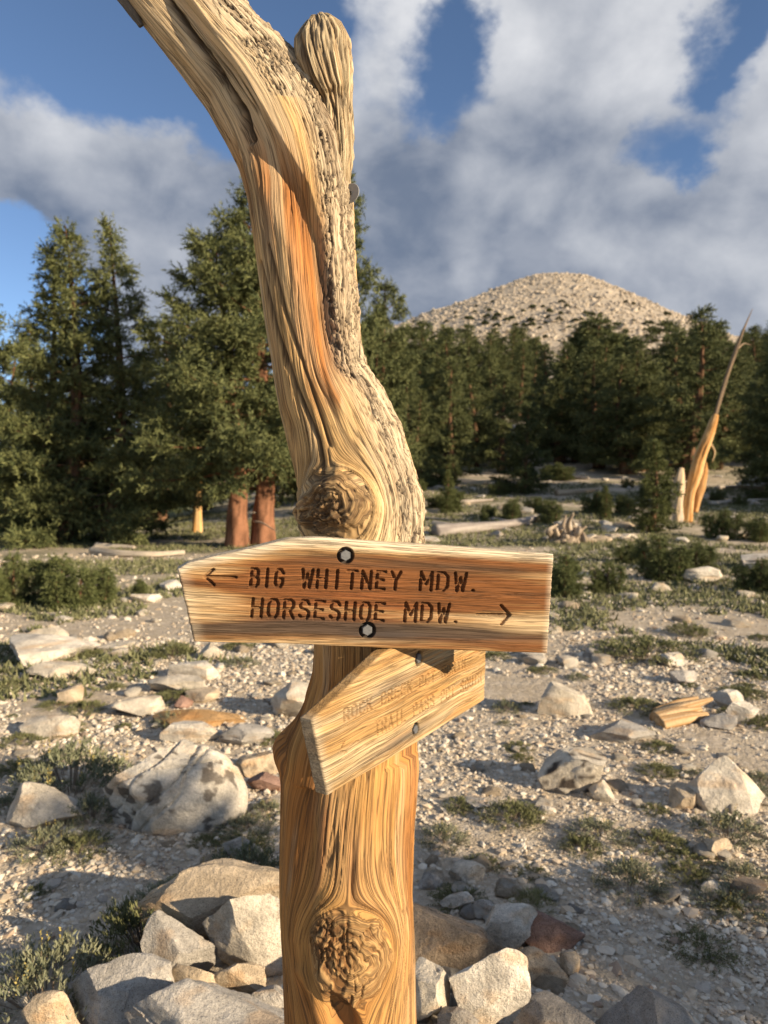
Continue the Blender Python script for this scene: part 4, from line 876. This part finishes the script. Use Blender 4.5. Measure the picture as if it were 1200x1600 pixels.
def make_tree(seed, H, stems, crown0=.12, rmax=.24, nlimb=46, sub=5, tl=.30, nb=9, nl=.12, nw=.03, g0=(.05, .066, .025), g1=(.185, .195, .075), trunk_r=.028, bark=(.17, .095, .055), power=.8, droop=.25, dead=6):
    """stems: list of (dx, dy, lean_x, relative height, radius scale)"""
    r = np.random.RandomState(seed); tr = Acc(); lb = Acc(); TP = []; TA = []; TL = []
    for (dx, dy, lx, rh, rs) in stems:
        h = H * rh; kp = [np.array([dx + lx * f * h + .03 * h * math.sin(3 * f + seed + dx), dy + .02 * h * math.sin(4 * f + seed), f * h]) for f in np.linspace(0, 1, 9)]
        R0 = trunk_r * H * rs; rad = [R0 * 1.4, R0 * 1.05] + [R0 * (1 - f) + .012 for f in np.linspace(.2, 1, 7)]
        V, pl_, TT, PP = tube(kp, rad, 60, 22, lambda T, P, R: R * (.5 * (fbm(P * 1.6 + T * .5, T * .7, 0, seed % 50, 3) - .5) + .22 * (vn(P * 6 + T, T * 1.8, 0, 6) - .5)))
        tr.add(V, pl_, lerp3(np.array(bark) * .6, np.array(bark) * 1.35, sstep(fbm(PP * 4, TT * 2.5, 0, 3, 3), .35, .65)).reshape(-1, 3))
        kpa = np.array(kp); n = int(nlimb * (.5 + .5 * rs))
        for i in range(n):
            f = crown0 + (1 - crown0) * (i + r.rand()) / n; f = min(f, .985)
            p0 = np.array([np.interp(f * h, kpa[:, 2], kpa[:, j]) for j in range(3)])
            fr = (f - crown0) / (1 - crown0); Lm = H * rmax * rs * (max(0.0, 1 - fr) ** power * .95 + .045) * min(1, .6 + 3 * fr) * (r.uniform(.35, 1.0) if r.rand() < .6 else r.uniform(.9, 1.35))
            a = i * 2.399 + r.uniform(-.5, .5); out_ = np.array([math.cos(a), math.sin(a), 0]); rise = np.interp(fr, [0, .4, 1], [-.10, .12, .75])
            pts = [p0 + out_ * Lm * q + np.array([0, 0, Lm * (rise * q + droop * (q * q - q) * 1.0)]) + r.randn(3) * .03 * Lm * q for q in (0, .25, .5, .75, 1)]
            r0 = max(.012, R0 * .22 * (1 - .6 * fr)); V, pl_ = limb_tube(pts, [r0, r0 * .8, r0 * .55, r0 * .35, r0 * .12]); lb.add(V, pl_, np.array(bark) * .8)
            pa = np.array(pts); m = max(6, int(sub * Lm / .28))
            qs = r.uniform(.12, 1.0, m) ** .75; st = np.stack([np.interp(qs, [0, .25, .5, .75, 1], pa[:, j]) for j in range(3)], -1)
            lat = np.array([-out_[1], out_[0], 0]); sg = r.choice([-1, 1], m); dl = out_[None] * r.uniform(.2, 1.0, m)[:, None] + lat[None] * (sg * r.uniform(.2, 1.1, m))[:, None] + np.array([0, 0, 1]) * r.uniform(-.45, .55, m)[:, None]
            dl /= np.linalg.norm(dl, axis=1)[:, None]; tw = Lm * r.uniform(.12, .36, m) * (1.15 - .6 * qs) + .05
            for s_ in (0.0, .4, .75):
                TP.append(st + dl * (tw * s_)[:, None] + r.randn(m, 3) * .03); dd = dl + r.randn(m, 3) * .45; dd /= np.linalg.norm(dd, axis=1)[:, None]; TA.append(dd); TL.append(np.full(m, tl) * r.uniform(.6, 1.2, m))
        tp = kpa[-1]; m = 10; TP.append(tp + r.randn(m, 3) * .05 - np.array([0, 0, 1]) * r.uniform(0, .5, m)[:, None]); dd = rnd_dirs(r, m, 1.5); TA.append(dd); TL.append(np.full(m, tl))
    for i in range(dead):                                   # bare dead twigs low on the trunk
        a = r.uniform(0, 6.28); z0 = H * r.uniform(.06, .22); L = H * r.uniform(.05, .11); s0 = stems[i % len(stems)]
        p = [np.array([s0[0] + math.cos(a) * L * q, s0[1] + math.sin(a) * L * q, z0 - L * .25 * q + .1 * L * r.randn() * q]) for q in (0, .35, .7, 1)]
        V, pl_ = limb_tube(p, [.03, .022, .014, .004]); lb.add(V, pl_, np.array((.30, .24, .18)))
    TP = np.concatenate(TP); TA = np.concatenate(TA); TL = np.concatenate(TL)
    V, Fc, cc = tufts(r, TP, TA, TL, nb, nl, nw, g0, g1)
    root = bpy.data.objects.new('pine_tree', None); COL.objects.link(root)
    link('trunk', tr.mesh('trunk', M_BARK), root); link('limbs', lb.mesh('limbs', M_BARK), root); link('crown', mesh_np('crown', V, [Fc], M_LEAF, cc, False), root)
    return root
ORB = (.22, .105, .058)
used = {}
def place(proto, px, Y, top, label, group=None, H=None, rz=None, name=None, wid=1.0, base_px=None, cat='tree'):
    """stand a tree at column px, depth Y, scaled so that its tip reaches picture row top"""
    o = proto[0] if not used.get(id(proto[0])) else copy_tree(proto[0]); used[id(proto[0])] = True
    X = ((px if base_px is None else base_px) - 600) / F_PX * Y; z0 = gz(X, Y); zt = at(px, top, Y)[2] if top is not None else z0 + H
    s = (zt - z0) / proto[1]; o.location = (X, Y, z0 - .04); o.scale = (s * wid, s * wid, s); o.rotation_euler = (0, 0, rz if rz is not None else random.Random(px * 7 + Y).uniform(0, 6.28))
    if name: o.name = name
    o['label'] = label; o['category'] = cat
    if group: o['group'] = group
    elif 'group' in o: del o['group']
    return o
PA = (make_tree(201, 8.4, [(-1.0, .1, .02, .93, .75), (-.25, -.2, 0, .99, .85), (.62, .1, .045, 1.0, .8)], .02, .34, 70, 7, .34, 13, .12, .030, power=1.0), 8.4)
PBt = (make_tree(202, 8.8, [(-.22, 0, -.03, .86, .95), (.32, .1, .03, 1.0, 1.0)], .21, .33, 74, 7, .34, 13, .12, .030, trunk_r=.027, bark=ORB, power=.8), 8.8)
PG = [(make_tree(203, 9.0, [(0, 0, .01, 1, 1)], .06, .26, 58, 5, .42, 12, .16, .045), 9.0), (make_tree(204, 9.0, [(0, 0, -.02, 1, 1), (.5, .2, .04, .8, .7)], .09, .29, 50, 5, .42, 12, .16, .045, power=.65), 9.0),
      (make_tree(205, 9.0, [(0, 0, .0, 1, 1)], .05, .23, 58, 5, .42, 12, .16, .045, power=.9), 9.0)]
PDk = (make_tree(206, 4.5, [(0, 0, 0, 1, 1)], .03, .36, 60, 7, .24, 9, .12, .035, g0=(.04, .052, .02), g1=(.10, .115, .04), power=.65), 4.5)
PS = (make_tree(207, 3.0, [(0, 0, 0, 1, 1)], .03, .27, 60, 9, .16, 9, .085, .022, g0=(.06, .075, .022), g1=(.15, .16, .055), power=.85, droop=.05, dead=0), 3.0)
PY_ = (make_tree(208, 1.2, [(0, 0, 0, 1, .8), (-.35, .1, -.2, .85, .7), (.4, .0, .2, .8, .7), (.1, -.3, .05, .7, .6)], .03, .42, 26, 14, .12, 9, .075, .016, g0=(.055, .07, .022), g1=(.15, .165, .06), power=.5, droop=-.1, dead=0), 1.2)
place(PA, 140, 18.7, 352, 'three topped pine standing alone at the left', rz=0, base_px=125)
place(PBt, 405, 16.8, 296, 'big pine with two orange brown trunks left of the post', rz=.2, base_px=375)
place(PG[0], 545, 24, 284, 'tall slim pine hidden behind the post with its tip showing', rz=1, wid=.55)
place(PG[1], -8, 25, 468, 'pine cut by the left edge of the picture')
place(PG[2], 55, 31, 520, 'pine behind the left side of the three topped pine')
place(PG[1], 250, 30, 500, 'pine in the gap between the two big left pines')
place(PG[0], 320, 34, 540, 'shaded pine behind the two trunked pine')
place(PG[2], 470, 30, 470, 'pine just left of the post behind the two trunked pine')
place(PG[1], 595, 27, 440, 'rounded pine showing right of the post at mid height', wid=.72)
place(PDk, 822, 29, 632, 'dark dense bushy conifer right of centre')
place(PG[0], 1085, 33, 487, 'tall pine with a pointed tip left of the leaning snag', wid=1.2)
place(PG[1], 1212, 27, 520, 'pine with an orange trunk cut by the right edge', wid=1.0)
place(PG[1], 1000, 37, 530, 'broad pine left of the tall pointed pine', wid=1.15)
place(PG[0], 705, 33, 560, 'pine with a bare lower trunk right of the post', wid=1.0)
place(PG[2], 655, 31, 610, 'slim pine close to the right side of the post', wid=1.2)
place(PG[1], 905, 42, 556, 'pine behind the dark bushy conifer')
place(PG[2], 765, 44, 552, 'pine standing behind the bare trunked pine')
place(PG[0], 950, 50, 548, 'pine behind the broad pine on the right')
place(PG[2], 1150, 42, 560, 'pine behind the leaning snag')
def at_row(px, row): return float(ground_at(px, row)[1])
place(PS, 1020, at_row(1020, 832), 688, 'young pointed pine left of the leaning snag', wid=1.1)
place(PS, 946, at_row(946, 812), 758, 'small young pine left of the pointed young pine')
place(PS, 700, at_row(700, 800), 735, 'small dark young pine on the shaded slope')
place(PDk, 610, 38, 640, 'dark conifer low behind the post')
for px, row, top, wd_, lb_ in [(1032, 905, 836, 1.0, 'young bushy pine below the pointed young pine'), (886, 930, 866, 1.0, 'young bushy pine just right of the upper sign'), (952, 926, 876, .9, 'second young bushy pine right of the upper sign'),
                        (1090, 892, 846, 1.1, 'low young pine below the leaning snag'), (1132, 842, 796, 1.0, 'low young pine right of the leaning snag'), (1186, 846, 808, 1.2, 'low young pine at the right edge'), (1192, 926, 872, 1.1, 'dark bush above the gravel at the right edge'),
                        (20, 948, 866, 1.0, 'bushy young pine at the left edge'), (95, 950, 868, 1.0, 'bushy young pine beside the one at the left edge'), (158, 944, 884, .9, 'bushy young pine nearest the tip of the upper sign'), (218, 932, 902, 1.0, 'little bush left of the tip of the upper sign'), (985, 880, 848, 1.3, 'low bush left of the bushy pines on the right'),
                        (800, 812, 780, 1.2, 'low bush below the dark conifer')]:
    place(PY_, px, at_row(px, row), top, lb_, 'young pines on the flat', name='young_pine', wid=wd_)
for i, px in enumerate([640, 690, 735, 785, 850, 880, 930, 975, 1030, 1060, 1120, 1160, 1225, 1250]):
    od = ['first', 'second', 'third', 'fourth', 'fifth', 'sixth', 'seventh', 'eighth', 'ninth', 'tenth', 'eleventh', 'twelfth', 'thirteenth', 'fourteenth'][i]
    place(PG[i % 3], px, 36 + 9 * ((i * 5) % 7) / 6, 580 - 22 * ((i * 3) % 4) + 25 * (px > 720) * (px < 900), 'front rank pine of the stand below the hill, ' + od + ' from the left', 'front rank of the stand below the hill', wid=1.25)
rb = random.Random(8)
for i in range(26):
    px, row = rb.uniform(650, 1210), rb.uniform(735, 830); place(PY_, px, at_row(px, row), row - rb.uniform(14, 34), 'low dark bush scattered on the slope under the stand', 'bushes on the slope', name='bush', wid=rb.uniform(1.0, 1.5), cat='bush')
rf = random.Random(4); cnt = 0
for i in range(110):
    Y = 48 + 150 * ((i + rf.random()) / 110) ** 1.1; px = rf.uniform(545, 1250); X = (px - 600) / F_PX * Y
    place(PG[rf.randrange(3)], px, Y, None, 'far pine in the dense stand below the bare hill', 'dense stand below the hill', H=rf.uniform(6.5, 9.5), wid=rf.uniform(1.1, 1.5))
for i in range(12):
    Y = rf.uniform(40, 75); px = rf.uniform(-60, 500)
    place(PG[rf.randrange(3)], px, Y, None, 'far pine glimpsed between the big left pines', 'far pines on the left', H=rf.uniform(6.5, 8.5), wid=1.1)
for i in range(34):
    Y = rf.uniform(14, 90); X = -(.62 * Y + rf.uniform(2, 28)); o = copy_tree(PG[rf.randrange(3)][0]); k_ = rf.uniform(.7, 1.1); o.location = (X, Y, gz(X, Y)); o.scale = (k_ * 1.15, k_ * 1.15, k_); o.rotation_euler = (0, 0, rf.uniform(0, 6.28))
    tag(o, 'pine standing beyond the left edge of the view', 'tree', 'pines beyond the left edge')
# trees beyond the right edge whose shade falls across the slope and the foreground
for X, Y, H, i in [(16.8, 22.5, 8, 1), (20, 20.5, 9, 0), (22, 22.5, 9.5, 1), (21, 18.8, 7, 2)]:
    o = copy_tree(PG[i][0]); s = H / 9; o.location = (X, Y, gz(X, Y)); o.scale = (s, s, s); o['label'] = 'pine standing beyond the right edge of the view'; o['category'] = 'tree'; o['group'] = 'pines beyond the right edge'
sa, ca = math.sin(SUN_AZ), math.cos(SUN_AZ)
for X, sC, H, wq_, lb_ in [(6.0, 2.02, 2.8, .88, 'unseen bushy pine placed beyond the right edge to shade the foreground'), (6.4, 1.10, 2.6, .95, 'shorter unseen bushy pine placed beside the taller one to shade the foreground'), (5.6, 2.35, 2.05, 1.1, 'lowest unseen bushy pine placed beyond the right edge to shade the foreground')]:  # unseen pines, placed and sized to cast the foreground shade
    o = copy_tree(PDk[0]); k_ = H / PDk[1]; Yq = (sC - X * sa) / ca; o.location = (X, Yq, gz(X, Yq)); o.scale = (k_ * wq_, k_ * wq_, k_); tag(o, lb_, 'tree')
    if 'group' in o: del o['group']

# ------------------------------------------------------------------ dead wood
def dead(name, label, pts, rad, col0, col1, cat, nr=90, nc=40, amp=.25, parent=None, seed=1, jag=False):
    def fn(T, P, R):
        d = R * amp * 2 * (fbm(P * 1.6, T * 1.2, 0, seed, 4) - .5) + R * .25 * (vn(P * 6, T * 1.5, 0, seed + 1) - .5)
        return d
    V, pl_, TT, PP = tube(pts, rad, nr, nc, fn); cc = lerp3(col0, col1, sstep(fbm(PP * 3, TT * 1.2, 0, seed + 4, 3), .35, .65)).reshape(-1, 3)
    me = mesh_np(name, V, pl_, M_DEADWOOD, cc)
    if parent is None: o = link(name, me); tag(o, label, cat)
    else: o = link(name, me); o.parent = parent; o.matrix_parent_inverse = parent.matrix_basis.inverted()
    return o
YS = 21.0; px2m = YS / F_PX
snag = bpy.data.objects.new('leaning_snag', None); COL.objects.link(snag); snag.location = tuple(ground_at(1075, 832)); tag(snag, 'leaning dead snag with bright orange wood and thin bare tip', 'snag')
P_ = lambda x, y, dy=0: at(x, y, YS + dy)
OR0, OR1 = (.48, .235, .075), (.62, .42, .20)
dead('trunk', None, [P_(1070, 850), P_(1073, 815), P_(1078, 775), P_(1088, 735), P_(1094, 712), P_(1106, 684), P_(1115, 660), P_(1119, 648)], [.20, .15, .14, .165, .16, .145, .12, .075], OR0, OR1, None, parent=snag, seed=3, amp=.42)
dead('side_slab', None, [P_(1086, 800, .2), P_(1095, 760, .2), P_(1103, 735, .2), P_(1104, 722, .2)], [.10, .12, .07, .01], OR0, (.5, .3, .13), None, parent=snag, seed=4, amp=.5, nr=40, nc=20)
dead('upper_stem', None, [P_(1112, 672, .1), P_(1120, 640, .1), P_(1129, 610, .1), P_(1139, 578, .1), P_(1150, 548, .1), P_(1157, 527, .1), P_(1168, 500, .1), P_(1176, 482, .1)], [.04, .055, .055, .055, .05, .04, .022, .005], (.11, .08, .055), (.28, .20, .125), None, parent=snag, seed=5, amp=.4)
dead('side_stub', None, [P_(1152, 545, .1), P_(1162, 536, .1), P_(1173, 539, .1)], [.04, .022, .008], (.2, .14, .1), (.3, .22, .14), None, parent=snag, nr=16, nc=12, seed=6)
dead('side_stub', None, [P_(1108, 690, .1), P_(1118, 706, 0), P_(1113, 722, -.1)], [.035, .025, .008], (.35, .25, .14), (.5, .36, .2), None, parent=snag, nr=16, nc=12, seed=7)
dead('broken_half', None, [P_(1050, 852, -.1), P_(1054, 815, -.1), P_(1058, 780, -.1), P_(1062, 755, -.1), P_(1065, 731, -.1)], [.36, .23, .17, .15, .06], (.36, .31, .26), (.62, .46, .27), None, parent=snag, seed=8, amp=.5)
dead('root', None, [P_(1055, 840, -.2), P_(1070, 856, -.5), P_(1085, 866, -.9)], [.16, .10, .03], (.36, .33, .30), (.48, .44, .39), None, parent=snag, nr=24, nc=16, seed=9)
# uprooted stump
g = ground_at(885, 848); stump = bpy.data.objects.new('root_stump', None); COL.objects.link(stump); stump.location = tuple(g); tag(stump, 'bleached root stump standing right of the upper sign', 'stump')
rs = random.Random(3); q = g[1] / F_PX
for i in range(18):
    a = i / 17; x = 863 + 44 * a; top_y = 824 + rs.uniform(-10, 14) - (18 if i in (4, 5, 12) else 0)
    b0 = at(x + rs.uniform(-4, 4), 852, g[1] + rs.uniform(-.3, .3)); b1 = at(x + rs.uniform(-8, 8), 838, g[1] + rs.uniform(-.35, .2)); b15 = at(x + rs.uniform(-9, 9), (838 + top_y) / 2, g[1] + rs.uniform(-.35, .2)); b2 = at(x + rs.uniform(-12, 12), top_y, g[1] + rs.uniform(-.3, .3))
    dead('root', None, [b0, b1, b15, b2], [.12, .075, .055, .02], (.24, .185, .13), (.46, .37, .27), None, parent=stump, nr=24, nc=12, seed=20 + i, amp=.6)
def log(label, pts, r0, c0=(.33, .29, .25), c1=(.50, .44, .36), seed=1):
    P = []
    for (x, y) in pts: gq = ground_at(x, y); P.append(gq + np.array([0, 0, r0 * .7]))
    dead('fallen_log', label, P, list(np.linspace(r0, r0 * .45, len(P))), c0, c1, 'log', 60, 20, .2, None, seed)
log('long grey fallen log right of the post below the trees', [(680, 838), (740, 832), (800, 826), (850, 812)], .17, (.22, .19, .17), (.36, .32, .28), 31)
log('pale fallen branch in front of the grey log', [(676, 822), (715, 826), (760, 828)], .09, seed=32)
log('pale fallen log under the three topped pine', [(145, 866), (180, 870), (235, 872), (288, 868)], .10, (.36, .30, .23), (.52, .45, .35), 33)
log('short broken log beside the pale fallen log', [(150, 858), (185, 859), (210, 860)], .09, (.36, .30, .23), (.52, .45, .35), 34)
log('weathered log on the slope left of the young pine', [(870, 775), (905, 772), (935, 768)], .14, (.30, .24, .17), (.46, .36, .25), 35)
log('thin bleached log low on the right slope', [(1110, 790), (1150, 786), (1200, 783)], .09, seed=36)
for k_, (x0_, y0_, dx_, dy_, r_) in enumerate([(700, 790, 70, -6, .10), (770, 815, 60, 8, .08), (925, 795, 55, -9, .10), (1000, 760, 80, 6, .10), (640, 810, 60, 5, .07), (1120, 765, 70, -4, .09), (860, 745, 60, 5, .11)]):
    log(['log lying under the bare trunked pine', 'thin log below the dark bushy conifer', 'log left of the young pointed pine', 'long log behind the young pointed pine', 'small log just right of the post', 'log right of the leaning snag', 'shaded log near the forest edge'][k_], [(x0_, y0_), (x0_ + dx_ * .5, y0_ + dy_ * .6), (x0_ + dx_, y0_ + dy_)], r_, (.25, .21, .18), (.44, .38, .31), 50 + k_)
# orange dead trunk between the left pines
YT = 21.5; o = dead('dead_trunk', 'bright orange dead trunk standing between the two big left pines', [at(308, 842, YT), at(309, 800, YT), at(310, 760, YT), at(312, 715, YT), at(313, 690, YT)], [.15, .12, .12, .11, .05], (.50, .27, .09), (.62, .42, .20), 'trunk', 60, 24, .25, None, 41)
# broken orange wood in the gravel
g = ground_at(1065, 1130); frag = bpy.data.objects.new('wood_fragment', None); COL.objects.link(frag); frag.location = tuple(g); tag(frag, 'broken chunk of orange brown wood lying in the right gravel', 'wood')
for i, (x0, y0, x1, y1, r_) in enumerate([(1022, 1126, 1112, 1092, .045), (1026, 1132, 1095, 1108, .055), (1030, 1136, 1105, 1116, .045), (1024, 1118, 1090, 1090, .03)]):
    a = ground_at(x0, y0); b = at(x1, y1, a[1] + .12); m_ = (a + b) / 2 + np.array([0, 0, .015])
    dead('splinter', None, [a + np.array([0, 0, .02]), m_, b], [r_, r_ * .9, r_ * .3], (.36, .20, .08), (.58, .42, .24), None, parent=frag, nr=50, nc=24, seed=60 + i, amp=.6)
# shrubs dotted on the far hill
rk = random.Random(9); SHF = [make_shrub(40 + i, 60, 12, 1.1, 1, (.03, .038, .016), (.07, .08, .03), 0, .30, .16, False)[0] for i in range(2)]
for i in range(64):
    if i < 42: px, py = rk.gauss(850, 95), rk.gauss(505, 15)
    else: px, py = rk.uniform(690, 1050), rk.uniform(470, 535)
    d = ray(px, py); tq = 200.0
    while tq < 700:
        p = CAMP + d * tq
        if p[2] < mount_h(p[0], p[1]): break
        tq += 1.5
    if tq >= 700: continue
    s = rk.uniform(.9, 2.3); o = link('hill_shrub', SHF[i % 2], None, (p[0], p[1], p[2] + .3), rk.uniform(0, 6), (s * rk.uniform(1, 1.7), s, s))
    tag(o, 'dark stunted tree dotted on the bare granite hill', 'tree', 'stunted trees on the hill')
